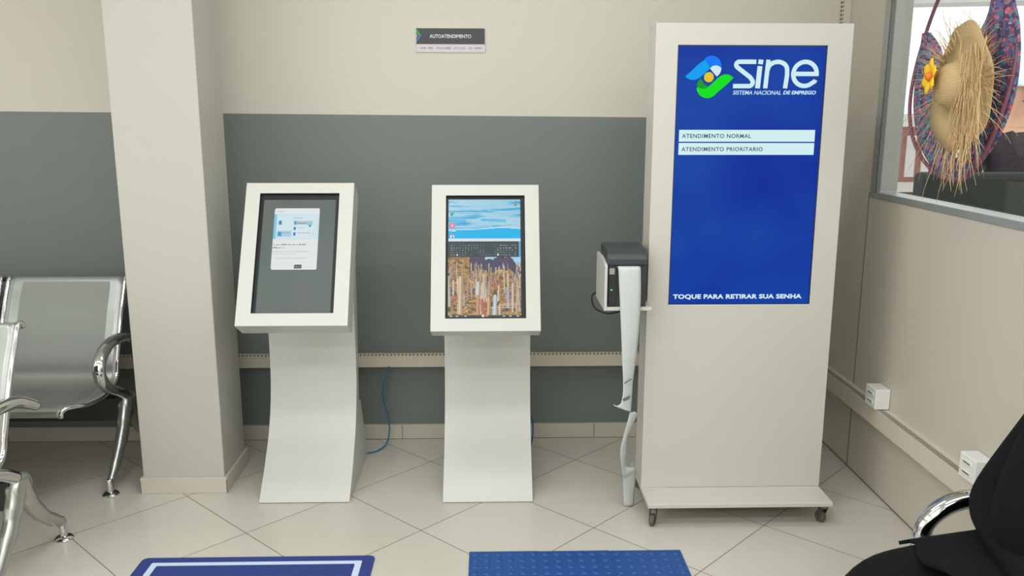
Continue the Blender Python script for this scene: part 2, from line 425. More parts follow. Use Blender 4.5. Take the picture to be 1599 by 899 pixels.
# ------------------------------------------------------------------ wall sign
SX0, SX1, SZ0, SZ1 = -.314, -.0175, 1.7575, 1.8585
sg = empty('wall_sign', (-.166, YB, SZ0), 'small dark and white AUTOATENDIMENTO sign on the upper wall', 'sign')
MB().box((SX0, YB-.006, SZ0), (SX1, YB-.001, SZ1)).build('sign_board', printed(205, 200, 202), sg, bevel=.001)
zb = SZ0+.034
MB().box((SX0+.001, YB-.0068, zb), (SX1-.002, YB-.006, SZ1-.0015)).build('dark_band', printed(60, 62, 66), sg)
so = world_loc(sg)
text_mesh('sign_lettering', 'AUTOATENDIMENTO', printed(216, 218, 220), sg, (.178, .0150), Vector((SX0+.058, YB-.0069, SZ0+.0595))-so, (1, 0, 0), (0, 0, 1), bold=.02)
def flatpoly(mb, pts, y, th=.0004): mb.prism(pts, 'y', y, y-th); return mb
zc = zb+.0335
m_ = MB(); flatpoly(m_, [(SX0+.001, zc+.027), (SX0+.006, zc+.027), (SX0+.022, zc+.002), (SX0+.012, zc+.002), (SX0+.001, zc+.014)], YB-.0068)
m_.build('green_chevron', printed(60, 150, 80), sg)
m_ = MB(); flatpoly(m_, [(SX0+.022, zc+.002), (SX0+.004, zc-.025), (SX0+.001, zc-.025), (SX0+.001, zc-.016), (SX0+.012, zc+.002)], YB-.0068)
m_.build('blue_chevron', printed(62, 110, 170), sg)
m_ = MB(); flatpoly(m_, [(SX0+.001, zc+.009), (SX0+.0055, zc+.001), (SX0+.001, zc-.009)], YB-.0068)
m_.build('yellow_chevron', printed(226, 188, 120), sg)
lg = MB(); random.seed(3)
for (a, b, k) in ((.018, .040, 0), (.052, .071, 0), (.087, .126, 1), (.128, .146, 0), (.163, .178, 1), (.182, .206, 1), (.227, .242, 0), (.252, .262, 0), (.264, .280, 0)):
    xx = SX0+a
    lg.mat(k)
    while xx < SX0+b:
        h = random.uniform(.004, .009); ww = random.uniform(.0012, .003)
        lg.box((xx, YB-.0064, SZ0+.018-h/2), (xx+ww, YB-.006, SZ0+.018+h/2)); xx += ww+.0014
lg.build('logo_row', [printed(112, 112, 118), printed(168, 140, 168)], sg)

# ------------------------------------------------------------------ screens made of pixels
def raster(name, nx, ny, fn, frame, parent, m=None):
    """grid of flat cells; frame(u,v)->point; fn(i,j)->sRGB tuple, j=0 at the top"""
    vs = []; fs = []; cols = []
    for j in range(ny+1):
        for i in range(nx+1): vs.append(frame(i/nx, 1-j/ny))
    for j in range(ny):
        for i in range(nx):
            a = j*(nx+1)+i; fs.append((a, a+nx+1, a+nx+2, a+1)); cols.append(fn(i, j))
    me = bpy.data.meshes.new(name); off = world_loc(parent)
    me.from_pydata([Vector(v)-off for v in vs], [], fs); me.materials.append(m or M_pix)
    ca = me.color_attributes.new('pixels', 'FLOAT_COLOR', 'CORNER')
    k = 0
    for c in cols:
        q = (lin(c[0]), lin(c[1]), lin(c[2]), 1)
        for _ in range(4): ca.data[k].color = q; k += 1
    o = bpy.data.objects.new(name, me); COL.objects.link(o); o.parent = parent
    return o

def hashn(i, j, s=0):
    n = math.sin(i*127.1+j*311.7+s*74.7)*43758.5453
    return n-math.floor(n)
def vnoise(x, y, s=0):
    i, j = math.floor(x), math.floor(y); fx, fy = x-i, y-j
    fx = fx*fx*(3-2*fx); fy = fy*fy*(3-2*fy)
    a, b, c, d = hashn(i, j, s), hashn(i+1, j, s), hashn(i, j+1, s), hashn(i+1, j+1, s)
    return a+(b-a)*fx+(c-a)*fy+(a-b-c+d)*fx*fy
def fbm(x, y, s=0): return (vnoise(x, y, s)*.5+vnoise(2*x, 2*y, s+1)*.27+vnoise(4*x, 4*y, s+2)*.15+vnoise(8*x, 8*y, s+3)*.08)
def mixc(a, b, t):
    t = max(0, min(1, t)); return tuple(a[k]+(b[k]-a[k])*t for k in range(3))

# --- second kiosk: desktop with sea, keyboard and cactus landscape.  canvas 375 x 616 units
def paint_desktop():
    NX, NY = 150, 246; W, H = 375.0, 616.0
    img = [[(0, 0, 0)]*NX for _ in range(NY)]
    for j in range(NY):
        y = (j+.5)/NY*H
        for i in range(NX):
            x = (i+.5)/NX*W
            if y < 208:
                c = mixc((136, 196, 220), (176, 208, 222), fbm(x/160, y/26, 1)*1.2)
                k = fbm(x/130+y/90, y/9, 5)
                if k > .52: c = mixc(c, (60, 165, 214), (k-.52)*5)
                hz = 158+5*math.sin(x/60)+ (10 if x < 40 else 0)
                if abs(y-(62-x*.035)) < 4+3*math.sin(x/50) and x > 175: c = mixc(c, (20, 160, 208), .7)
                if abs(y-112-3*math.sin(x/40)) < 7 and (x < 90 or 170 < x < 300): c = mixc(c, (50, 165, 216), .6)
                if y > hz: c = mixc((20, 172, 226), (0, 178, 228), (y-hz)/40)
                elif y > hz-5: c = (190, 225, 236)
            elif y < 224: c = (212, 218, 230)
            elif y < 306: c = (62, 72, 74)
            else:
                mt = 308+(10 if 186 < x < 236 else 0)-(4 if 250 < x < 318 else 0)+max(0, x-322)*1.1+3*math.sin(x/9)
                if x < 110: mt = 300
                if y < mt: c = mixc((150, 200, 232), (176, 210, 236), fbm(x/40, y/10, 3)) if x > 190 else (66, 84, 98)
                elif y < mt+62+10*vnoise(x/20, 0, 9) and x > 110:
                    c = mixc((62, 64, 84), (92, 84, 104), fbm(x/14, y/14, 4))
                else:
                    n = fbm(x/17, y/12, 7)
                    c = mixc((98, 82, 64), (190, 150, 100), n*1.6-.25)
                    n2 = fbm(x/10, y/8, 12)
                    if n2 > .58: c = mixc(c, (218, 176, 74), (n2-.58)*6)
                    if n2 < .40: c = mixc(c, (60, 68, 62), (.40-n2)*8)
                    if fbm(x/24, y/24, 22) > .6: c = mixc(c, (170, 110, 84), .5)
                    if y > 470 and fbm(x/30, y/20, 31) < .4: c = mixc(c, (70, 76, 72), .7)
            img[j][i] = c
    def cactus(x, y0, y1, w, col):
        for j in range(NY):
            y = (j+.5)/NY*H
            if y0 < y < y1:
                for i in range(NX):
                    xx = (i+.5)/NX*W; lean = (y1-y)*.05*math.sin(x)
                    d = (xx-(x-lean))/w
                    rr = .5 if y > y0+w*.6 else .5*max(0, (y-y0)/(w*.6))**.5
                    if abs(d) < rr:
                        s = .5+.5*math.cos(d*PI*3.2)*.5-d*.35
                        c = mixc(tuple(k*.55 for k in col), col, s+.25)
                        img[j][i] = c
    random.seed(11)
    for k in range(46):
        x = random.uniform(4, 371); y0 = random.uniform(330, 400); cactus(x, y0, y0+random.uniform(40, 90), random.uniform(4, 7), random.choice([(206, 184, 160), (188, 150, 122), (170, 160, 158), (214, 198, 176)]))
    for k in range(26):
        x = random.uniform(4, 371); y0 = random.uniform(380, 460); cactus(x, y0, y0+random.uniform(60, 110), random.uniform(6, 10), random.choice([(214, 190, 160), (196, 158, 126), (182, 176, 172), (224, 206, 180)]))
    for (x, y0, y1, w, col) in ((8, 400, 560, 16, (206, 196, 184)), (60, 405, 600, 24, (226, 198, 166)), (78, 392, 500, 10, (190, 150, 120)), (100, 430, 530, 12, (196, 146, 112)),
            (150, 432, 570, 15, (216, 222, 224)), (168, 440, 600, 13, (218, 206, 190)), (185, 392, 540, 12, (214, 200, 178)), (150, 500, 610, 18, (214, 160, 118)), (205, 510, 612, 14, (224, 182, 140)),
            (178, 520, 616, 16, (200, 124, 92)), (238, 500, 612, 22, (206, 218, 222)), (262, 545, 616, 12, (220, 200, 170)), (308, 455, 570, 15, (184, 186, 194)), (330, 440, 590, 12, (222, 204, 180)), (350, 470, 600, 13, (210, 180, 140)), (366, 450, 590, 11, (196, 186, 180)), (290, 380, 470, 8, (214, 196, 170))):
        cactus(x, y0, y1, w, col)
    def rect(x0, y0, x1, y1, c):
        for j in range(NY):
            y = (j+.5)/NY*H
            if y0 <= y < y1:
                for i in range(NX):
                    x = (i+.5)/NX*W
                    if x0 <= x < x1: img[j][i] = c
    def disc(cx, cy, r, c):
        for j in range(NY):
            y = (j+.5)/NY*H
            for i in range(NX):
                x = (i+.5)/NX*W
                if (x-cx)**2+(y-cy)**2 < r*r: img[j][i] = c
    rect(4, 208, 372, 224, (214, 220, 232)); rect(5, 224, 364, 306, (60, 70, 72)); rect(366, 224, 375, 306, (80, 170, 214))
    rr = random.Random(5)
    for row, y in enumerate((242, 256, 268, 281, 293)):
        for x in range(12, 355, 15):
            if 190 < x < 232 and row < 4: continue
            ww = rr.choice([5, 7, 7, 12]) if x > 230 else rr.choice([4, 5, 5, 7])
            if x < 14: ww = 11
            if rr.random() < .86: rect(x, y, x+ww, y+3.2, rr.choice([(150, 160, 160), (176, 184, 184), (126, 136, 136)]))
    rect(42, 291, 49, 298, (225, 228, 228)); rect(252, 289, 259, 297, (225, 228, 228))
    disc(21, 80, 10, (20, 140, 150)); disc(24, 83, 5, (120, 222, 226)); disc(20, 139, 14, (232, 110, 138)); disc(20, 139, 6, (255, 214, 220))
    rect(10, 190, 30, 206, (238, 226, 236)); rect(14, 184, 24, 192, (232, 110, 138)); rect(18, 196, 24, 206, (90, 110, 190))
    rect(343, 10, 358, 34, (122, 150, 158)); rect(6, 14, 24, 30, (170, 200, 232))
    rect(0, 606, 375, 616, (58, 66, 66)); rect(172, 604, 184, 616, (222, 216, 208)); rect(190, 606, 206, 614, (200, 120, 96))
    for x in (10, 40, 84, 280, 312, 350): rect(x, 608, x+12, 613, (206, 210, 208))
    for y in (548, 556, 566): rect(270, y, 350, y+3, (214, 200, 178))
    return NX, NY, img
# --- first kiosk: dimmed page, its grey including a painted room reflection, with a white dialog.  canvas 392 x 596 units (top at 132)
def paint_dialog():
    NX, NY = 196, 298; W, H = 392.0, 596.0
    img = [[None]*NX for _ in range(NY)]
    for j in range(NY):
        for i in range(NX):
            img[j][i] = mixc((94, 104, 98), (102, 110, 103), vnoise(i/60, j/60, 2))
    def rect(x0, y0, x1, y1, c, r=0):
        for j in range(max(0, int(y0/H*NY)), min(NY, int(y1/H*NY)+1)):
            y = (j+.5)/NY*H
            if y0 <= y < y1:
                for i in range(max(0, int(x0/W*NX)), min(NX, int(x1/W*NX)+1)):
                    x = (i+.5)/NX*W
                    if x0 <= x < x1:
                        dx = max(x0+r-x, x-(x1-r), 0); dy = max(y0+r-y, y-(y1-r), 0)
                        if r == 0 or dx*dx+dy*dy <= r*r: img[j][i] = c
    def words(x0, x1, y, h, c, seed, sp=4):
        rr = random.Random(seed); x = x0
        while x < x1:
            ww = rr.uniform(6, 26); rect(x, y-h*rr.uniform(0, .25), min(x+ww, x1), y+h, c); x += ww+sp
    bgc = (218, 224, 224)
    rect(63, 46, 306, 370, bgc, 8)
    words(76, 118, 61, 3, (176, 184, 184), 1)
    rect(63, 78, 306, 210, (196, 220, 230)); rect(63, 78, 76, 210, (120, 196, 220))
    rect(84, 86, 288, 204, (206, 224, 230))
    rect(168, 96, 216, 101, (160, 172, 176)); rect(170, 114, 272, 134, (178, 190, 194)); rect(188, 124, 238, 129, (90, 140, 170)); rect(170, 114, 184, 134, (70, 160, 190))
    rect(88, 112, 104, 134, (40, 130, 200)); rect(170, 146, 183, 163, (50, 120, 190)); rect(188, 150, 232, 153, (170, 180, 184))
    rect(84, 166, 160, 198, (166, 200, 214)); rect(86, 172, 106, 194, (50, 150, 206)); rect(112, 176, 150, 180, (110, 168, 196))
    rect(170, 175, 183, 192, (44, 118, 190)); rect(188, 176, 262, 180, (170, 180, 184))
    rect(246, 126, 262, 140, (110, 200, 222)); rect(252, 134, 264, 146, (50, 150, 200)); rect(274, 164, 278, 196, (172, 206, 220))
    words(66, 240, 238, 5, (132, 138, 138), 4, 5); words(66, 130, 254, 5, (132, 138, 138), 6, 5)
    words(64, 262, 275, 3, (178, 184, 182), 7); words(64, 200, 288, 3, (178, 184, 182), 8); words(84, 248, 309, 3, (186, 190, 188), 9)
    rect(186, 345, 226, 365, (70, 78, 76), 3); words(192, 220, 354, 3, (200, 204, 202), 10, 2); words(236, 290, 354, 3, (184, 188, 186), 12)
    words(160, 190, 390, 2, (92, 100, 96), 13)
    return NX, NY, img

# ------------------------------------------------------------------ kiosks
def kiosk(name_label, Xp, Yp, Xc, Y0, z0, al, L, th, painter, act, fin):
    PW = .353; HW = .405
    e = empty('self_service_kiosk', (Xp, Yp+.2, 0), name_label, 'kiosk', 'white self-service kiosks')
    # curved pedestal, side profile (y relative to front foot, z)
    front = [(0, .004), (.047, .05), (.10, .10), (.145, .15), (.188, .20), (.218, .25), (.243, .30), (.262, .36), (.275, .42), (.281, .51), (.281, .60), (.277, .70), (.275, .90)]
    back = [(.36, .90), (.355, .70), (.348, .60), (.335, .45), (.325, .36), (.325, .312)]
    if fin: back += [(.365, .300), (.49, .035), (.49, .004)]
    else: back += [(.36, .29), (.47, .03), (.47, .004)]
    # trim profile to stay inside the head
    front = [(p.x, p.y) for p in spline([(a, b, 0) for a, b in front], 4)]
    MB().prism([(Yp+a, b) for a, b in front+back], 'x', Xp-PW/2, Xp+PW/2).build('pedestal', M_white, e, smooth=True)
    MB().box((Xp-PW/2+.003, Yp+.004, 0), (Xp+PW/2-.003, Yp+.46, .0045)).build('base_edge', M_edge, e)
    s, c = math.sin(al), math.cos(al)
    def P(u, v, d=0): return Vector((Xc-HW/2+u, Y0+v*s+d*c, z0+v*c-d*s))
    mb = MB(); ml, mr, mt, mb_ = .054, .054, .0425, .048
    out = [(0, 0), (HW, 0), (HW, L), (0, L)]; inn = [(ml, mb_), (HW-mr, mb_), (HW-mr, L-mt), (ml, L-mt)]; dep = .016
    vs = [P(*p) for p in out]+[P(*p) for p in inn]+[P(*p, dep) for p in inn]+[P(*p, th) for p in out]
    fs = [(i, (i+1) % 4, (i+1) % 4+4, i+4) for i in range(4)]+[(i+4, (i+1) % 4+4, (i+1) % 4+8, i+8) for i in range(4)]+[(8, 9, 10, 11)]+[(i, i+12, (i+1) % 4+12, (i+1) % 4) for i in range(4)]+[(15, 14, 13, 12)]
    mb.add(vs, fs)
    head = mb.build('screen_housing', M_white, e, bevel=.0015)
    # neck block between the head and pedestal
    # black bezel ring inside the opening
    bz = MB(); o2 = [(ml+.0005, mb_+.0005), (HW-mr-.0005, mb_+.0005), (HW-mr-.0005, L-mt-.0005), (ml+.0005, L-mt-.0005)]
    ow, oh = HW-ml-mr, L-mt-mb_
    a0, a1, b0, b1 = act
    i2 = [(ml+ow*a0, mb_+oh*b0), (ml+ow*a1, mb_+oh*b0), (ml+ow*a1, mb_+oh*b1), (ml+ow*a0, mb_+oh*b1)]
    vs = [P(*p, dep-.004) for p in o2]+[P(*p, dep-.004) for p in i2]+[P(*p, dep-.001) for p in i2]+[P(*p, dep-.0005) for p in o2]
    fs = [(i, (i+1) % 4, (i+1) % 4+4, i+4) for i in range(4)]+[(i+4, (i+1) % 4+4, (i+1) % 4+8, i+8) for i in range(4)]
    # dark lining of the opening's side walls
    vs += [P(*p, .0008) for p in o2]; fs += [(i, (i+1) % 4, (i+1) % 4+16, i+16) for i in range(4)]
    bz.add(vs, fs); bz.build('bezel', M_black, e)
    (u0, v0), (u1, v1) = i2[0], i2[2]
    nx, ny, img = painter()
    raster('display', nx, ny, lambda i, j: img[j][i], lambda u, v: P(u0+(u1-u0)*u, v0+(v1-v0)*v, dep-.002), e)
    return e
kiosk('white curved kiosk beside the column, its screen showing a pale pop-up window', -.7325, 3.155, -.717, 3.02, .75, .5, .56, .105, paint_dialog, (.045, .955, .0, .955), True)
kiosk('white curved kiosk in the middle, its screen showing a colourful cactus landscape', -.0125, 3.143, -.017, 3.05, .719, .413, .563, .10, paint_desktop, (.03, .945, .015, .975), False)

def cable(pts, r, m, label):
    o = MB().tube(spline(pts, 8), r, 8).build('network_cable' if m is M_cable_blue else 'power_cable', m, smooth='all'); return tag(o, label, 'cable', None)
cable([(-.462, 3.78, .37), (-.468, 3.775, .345), (-.488, 3.765, .29), (-.492, 3.76, .23), (-.481, 3.765, .17), (-.470, 3.765, .12), (-.466, 3.75, .065), (-.478, 3.72, .02), (-.51, 3.68, .004), (-.545, 3.655, .0035), (-.60, 3.65, .0035)], .0035, M_cable_blue,
    'blue network cable hanging from the trunking down to the pop-up window kiosk')
cable([(.13, 3.60, .20), (.16, 3.62, .195), (.185, 3.68, .15), (.192, 3.70, .10), (.187, 3.69, .04), (.165, 3.64, .006), (.13, 3.62, .004)], .0035, M_cable_blue,
    'blue cable loop peeping out behind the cactus-screen kiosk')

# ------------------------------------------------------------------ tall totem
TX0, TX1, TY0, TY1, TZ0, TZ1 = .573, 1.2585, 3.05, 3.185, .100, 1.8055
tt = empty('ticket_totem', ((TX0+TX1)/2, 3.1, 0), 'tall white totem on wheels with a large blue queue-ticket screen', 'totem')
OX0, OX1, OZ0, OZ1 = .6505, 1.172, .8155, 1.7325
mb = MB()
out = [(TX0, TZ0), (TX1, TZ0), (TX1, TZ1), (TX0, TZ1)]; inn = [(OX0, OZ0), (OX1, OZ0), (OX1, OZ1), (OX0, OZ1)]
vs = [(a, TY0, b) for a, b in out]+[(a, TY0, b) for a, b in inn]+[(a, TY0+.008, b) for a, b in inn]+[(a, TY1, b) for a, b in out]
fs = [(i, (i+1) % 4, (i+1) % 4+4, i+4) for i in range(4)]+[(i+4, (i+1) % 4+4, (i+1) % 4+8, i+8) for i in range(4)]+[(8, 9, 10, 11)]+[(i, i+12, (i+1) % 4+12, (i+1) % 4) for i in range(4)]+[(15, 14, 13, 12)]
mb.add(vs, fs); mb.build('cabinet', M_totem, tt, bevel=.0015)
mb = MB().prism([(2.906, .0985), (2.914, .1), (3.30, .1), (3.30, .083), (2.906, .083)], 'x', TX0+.001, TX1)
mb.build('base_plate', M_totem, tt, bevel=.002)
MB().box((TX0+.10, TY0-.0006, .1), (TX1-.002, TY0+.001, .1012)).build('base_seam', M_edge, tt)
sc = MB().box((OX0+.0004, TY0+.0035, OZ0+.0004), (OX1-.0004, TY0+.0076, OZ1-.0004)).build('display', glow(22, 66, 158, 1.0), tt)
# subtle unevenness of the panel's colour
nt = (M_tot := glow(22, 66, 158, 1.0)).node_tree
geo = nt.nodes.new('ShaderNodeNewGeometry'); ns = nt.nodes.new('ShaderNodeTexNoise'); ns.inputs['Scale'].default_value = 2.2; ns.inputs['Detail'].default_value = 2
nt.links.new(geo.outputs['Position'], ns.inputs['Vector']); cr = nt.nodes.new('ShaderNodeValToRGB'); cr.color_ramp.elements[0].position = .3; cr.color_ramp.elements[1].position = .7
cr.color_ramp.elements[0].color = rgb(0, 36, 150); cr.color_ramp.elements[1].color = rgb(18, 70, 164)
nt.links.new(ns.outputs[0], cr.inputs[0]); nt.links.new(cr.outputs[0], nt.nodes['Principled BSDF'].inputs['Emission Color'])
to = world_loc(tt); YS = TY0+.0035
fr_ = MB()
for a, b in (((OX0, OZ0), (OX0+.0035, OZ1)), ((OX1-.005, OZ0), (OX1, OZ1)), ((OX0, OZ1-.004), (OX1, OZ1)), ((OX0, OZ0), (OX1, OZ0+.003))):
    fr_.box((a[0], TY0+.0015, a[1]), (b[0], TY0+.0034, b[1]))
fr_.build('screen_edge', mat('dark_blue_edge', rgb(24, 34, 80), .4), tt)
# mapping from drawing units (x right, y down) to the totem's screen
KX = (1.189-.609)/1299.0; KZ = (1.734-1.339)/899.0
def S(px, py): return (.6125+px*KX, 1.734-py*KZ)
def shape2d(name, polys, m, parent, lift=.0004):
    mb = MB()
    for pl in polys: mb.prism([S(*p) for p in pl], 'y', YS, YS-lift)
    return mb.build(name, m, parent)
def ribbon2d(mb, pts, width, lift=.0004):
    L, R = stroke2d(pts, width)
    for i in range(len(L)-1): mb.prism([S(*L[i]), S(*L[i+1]), S(*R[i+1]), S(*R[i])], 'y', YS, YS-lift)
def arc(cx, cy, rx, ry, a0, a1, n=14): return [(cx+rx*math.cos(math.radians(a0+(a1-a0)*i/n)), cy+ry*math.sin(math.radians(a0+(a1-a0)*i/n))) for i in range(n+1)]
PALE = glow(205, 236, 240, 1.0)
ST = 34
for nm, strokes in (
    ('letter_s', [[(702, 130), (570, 130)]+arc(570, 153, 24, 23, -90, -200, 8)+[(556, 172), (662, 250)]+arc(655, 288, 28, 29, -50, 90, 10)+[(530, 317)]]),
    ('letter_i', [[(733, 163), (723, 334)], [(739, 113), (736, 148)]]),
    ('letter_n', [[(797, 114), (784, 334)], [(795, 190)]+arc(872, 192, 76, 62, -178, 0, 16)+[(950, 230), (940, 334)]]),
    ('letter_e', [[(985, 222), (1198, 222)], arc(1090, 222, 92, 93, 4, -40, 5)+arc(1090, 222, 92, 93, -50, -312, 26)+[(1170, 280), (1176, 268)]])):
    mb = MB()
    for st in strokes: ribbon2d(mb, st, ST if nm != 'letter_i' else 38)
    mb.build(nm, PALE, sc)
# emblem, drawn in finer units
def E2(px, py): return (25*4.996+(px-0)*.5001-0, 5*4.996+py*.5001)
def emb(name, pts, c):
    shape2d(name, [[E2(*p) for p in pts]], glow(*c), sc)
emb('emblem_light_blue', [(50, 438), (130, 370), (230, 270), (345, 178)]+[(410, 262), (432, 318)]+[(330, 415), (270, 465), (215, 488), (150, 490), (95, 470)], (0, 158, 238))
emb('emblem_blue', [(345, 178)]+arc(455, 268, 155, 148, -136, 5, 16)+[(608, 300), (560, 272), (515, 266), (468, 280), (434, 314), (410, 262)], (10, 118, 246))
emb('emblem_white', [(434, 314), (468, 280), (515, 266), (560, 272), (612, 304), (610, 345), (590, 395), (548, 440)], (205, 232, 238))
emb('emblem_green', [(262, 600), (330, 628), (400, 612), (430, 590), (560, 465), (620, 420), (680, 402), (745, 412), (812, 455), (740, 530), (640, 620), (540, 710)]+arc(410, 600, 172, 172, 45, 175, 14), (4, 222, 22))
emb('emblem_dark_green', [(300, 470), (345, 540), (425, 596), (400, 616), (330, 632), (262, 606), (238, 585), (250, 520)], (14, 152, 44))
emb('emblem_yellow', arc(424, 448, 76, 78, 0, 345, 23), (228, 194, 40))
def stext(body, x0, x1, z0, z1, m, **k):
    return text_mesh('lettering', body, m, sc, (x1-x0, z1-z0), Vector((x0, YS, z0))-to, (1, 0, 0), (0, 0, 1), **k)
LT = glow(196, 228, 240, 1.0)
stext('SISTEMA NACIONAL', .8495, .852+.1675, 1.5655, 1.5795, LT, shear=.2, bold=.012)
stext('DE EMPREGO', 1.0265, 1.1425, 1.5665, 1.5795, LT, shear=.2, bold=.035)
BTN = glow(208, 238, 240, 1.0); DK = glow(72, 98, 116, 1.0)
for (z0, z1, txt, x1t) in ((1.4035, 1.4445, 'ATENDIMENTO NORMAL', .922), (1.3575, 1.3990, 'ATENDIMENTO PRIORITARIO', .966)):
    b = MB().box((.6665, YS-.0006, z0), (1.149, YS, z1)).build('button', BTN, sc)
    text_mesh('lettering', txt, DK, b, (x1t-.677, .0145), Vector((.677, YS-.0007, (z0+z1)/2-.008))-to, (1, 0, 0), (0, 0, 1), bold=.022, space=1.12)
stext('TOQUE PARA RETIRAR SUA SENHA', .668, 1.142, .8335, .8535, glow(214, 236, 244, 1.0), bold=.04, space=1.05)
# castors
def caster(x, y, front, yaw):
    c = Vector((x, y, 0)); mb = MB()
    mb.box((x-.022, y-.022, .079), (x+.022, y+.022, .083)).lathe([(.014, .062), (.014, .079)], (x, y, 0), 'z', 14)
    k = MB()
    cs, sn = math.cos(yaw), math.sin(yaw)
    def W(p): return (x+p[0]*cs-p[1]*sn, y+p[0]*sn+p[1]*cs, p[2])
    for s in (-1, 1):
        a = [(s*.011, -.012, .064), (s*.011, .014, .064), (s*.011, .022, .022), (s*.011, .008, .016)]
        b = [(p[0]+s*.002, p[1], p[2]) for p in a]
        mb.hexa([W(p) for p in a], [W(p) for p in b])
    br = mb.build('caster', M_castermetal, tt, bevel=.0008)
    n = 20; vs = []
    for (r, h) in ((.012, -.0095), (.021, -.0085), (.0235, -.004), (.0235, .004), (.021, .0085), (.012, .0095)):
        for i in range(n): vs.append(W((h, .013+r*math.cos(2*PI*i/n), .0235+r*math.sin(2*PI*i/n))))
    fs = [(i*n+j, i*n+(j+1) % n, (i+1)*n+(j+1) % n, (i+1)*n+j) for i in range(5) for j in range(n)]+[tuple(range(n-1, -1, -1)), tuple(5*n+j for j in range(n))]
    MB().add(vs, fs).build('wheel', M_rubber, br, smooth=True)
caster(.605, 2.952, 1, 2.7); caster(1.240, 2.945, 1, .35); caster(.61, 3.26, 0, .6); caster(1.23, 3.26, 0, -.4)

# ------------------------------------------------------------------ printer on its bracket
br = empty('printer_bracket', (.48, 3.05, .817), 'white L-shaped shelf bracket fixed to the left side of the totem', 'bracket')
MB().prism([(2.95, .817), (3.185, .817), (3.185, .992), (3.06, .996), (2.965, .985), (2.95, .975)], 'x', .402, .412).build('side_plate', M_white, br, bevel=.0015)
MB().box((.412, 2.95, .817), (.5725, 3.185, .829)).build('shelf', M_white, br, bevel=.0015)
prn = empty('ticket_printer', (.484, 3.05, .829), 'dark grey ticket printer on the white bracket beside the totem', 'printer')
MB().prism([(2.962, .829), (3.14, .829), (3.14, 1.01), (2.975, 1.01), (2.962, .975)], 'x', .416, .552).build('printer_body', M_printer, prn, bevel=.005)
MB().prism([(2.952, .978), (3.14, .99), (3.14, 1.034), (2.99, 1.034), (2.960, 1.018), (2.952, 1.0)], 'x', .410, .553).build('top_lid', M_printer, prn, bevel=.006)
MB().box((.419, 2.9595, .832), (.446, 2.963, .972)).build('front_panel', M_printer2, prn, bevel=.001)
MB().box((.419, 2.958, .946), (.438, 2.9597, .968)).build('feed_button', printed(150, 152, 148), prn, bevel=.0008)
MB().box((.425, 2.9585, .889), (.431, 2.9597, .8915)).build('status_light', mat('green_status_light', rgb(60, 160, 90), .4, emis=rgb(120, 255, 160), estr=2.0), prn)
MB().box((.447, 2.957, .969), (.531, 2.961, .979)).build('paper_slot', M_cable_black, prn)
cable([(.47, 3.13, .84), (.455, 3.19, .83), (.40, 3.20, .83), (.385, 3.17, .81), (.392, 3.10, .79), (.43, 3.06, .782), (.48, 3.06, .79), (.53, 3.1, .80), (.575, 3.19, .80)], .0035, M_cable_black,
    'thin black cable looping below the ticket printer bracket')
pp = MB(); rows = []
sec = [((.447, 2.962, .976), (.525, 2.962, .976)), ((.447, 2.945, .972), (.526, 2.945, .972)), ((.449, 2.940, .95), (.527, 2.940, .95)), ((.455, 2.938, .86), (.529, 2.938, .86)), ((.463, 2.937, .74), (.527, 2.944, .74)), ((.469, 2.936, .64), (.521, 2.950, .64)),
       ((.474, 2.935, .57), (.514, 2.955, .56)), ((.475, 2.935, .52), (.512, 2.955, .51)), ((.470, 2.93, .487), (.511, 2.955, .475)), ((.463, 2.925, .478), (.509, 2.95, .455)), ((.447, 2.918, .474), (.507, 2.945, .443)), ((.440, 2.925, .478), (.505, 2.955, .441))]
A = spline([s[0] for s in sec], 4); B = spline([s[1] for s in sec], 4)
pp.sheet([[a.lerp(b, k/6)+Vector((0, -.004*math.sin(PI*k/6), 0)) for k in range(7)] for a, b in zip(A, B)])
tk = tag(pp.build('ticket_paper_strip', M_paper, smooth='all', solid=.0006), 'long white paper strip hanging from the ticket printer', 'paper strip')
for (xa, za, xb, zb) in ((.479, .553, .505, .566), (.474, .493, .503, .502), (.476, .487, .501, .495)):
    n_ = 5; lo = []; hi = []
    for q in range(n_):
        t = q/(n_-1); x0 = xa+(xb-xa)*t; z0 = za+(zb-za)*t; yy = 2.9285+.016*max(0, (x0-.47)/.045)
        lo.append((x0, yy, z0)); hi.append((x0, yy, z0+.0042))
    MB().sheet([lo, hi]).build('printed_mark', M_ink, tk, solid=.0005)
sec = [((.506, 2.955, .438), (.520, 2.957, .440)), ((.503, 2.957, .425), (.534, 2.965, .428)), ((.497, 2.962, .39), (.528, 2.98, .395)), ((.487, 2.975, .335), (.508, 2.985, .345)), ((.480, 2.985, .285), (.503, 2.995, .30)), ((.483, 3.0, .24), (.506, 3.01, .26)), ((.491, 3.015, .20), (.507, 3.03, .22)),
       ((.496, 3.03, .17), (.515, 3.045, .19)), ((.502, 3.045, .145), (.548, 3.06, .175)), ((.505, 3.06, .13), (.556, 3.075, .15)), ((.511, 3.08, .06), (.556, 3.09, .07)), ((.517, 3.095, .003), (.556, 3.10, .003))]
A = spline([s[0] for s in sec], 4); B = spline([s[1] for s in sec], 4)
pp = MB().sheet([[a.lerp(b, k/6)+Vector((0, -.006*math.sin(PI*k/6), 0)) for k in range(7)] for a, b in zip(A, B)])
pc = tag(pp.build('curled_paper_strip', M_paper, smooth='all', solid=.0006), 'twisted white paper strip standing on the floor under the printer strip', 'paper strip')
for q in range(9):
    z0 = .035+q*.0105; x0 = .5195-z0*.09; yy = 3.082-(z0-.06)*.27
    MB().box((x0, yy-.002, z0), (x0+.006, yy, z0+.007)).build('printed_mark', M_ink, pc)

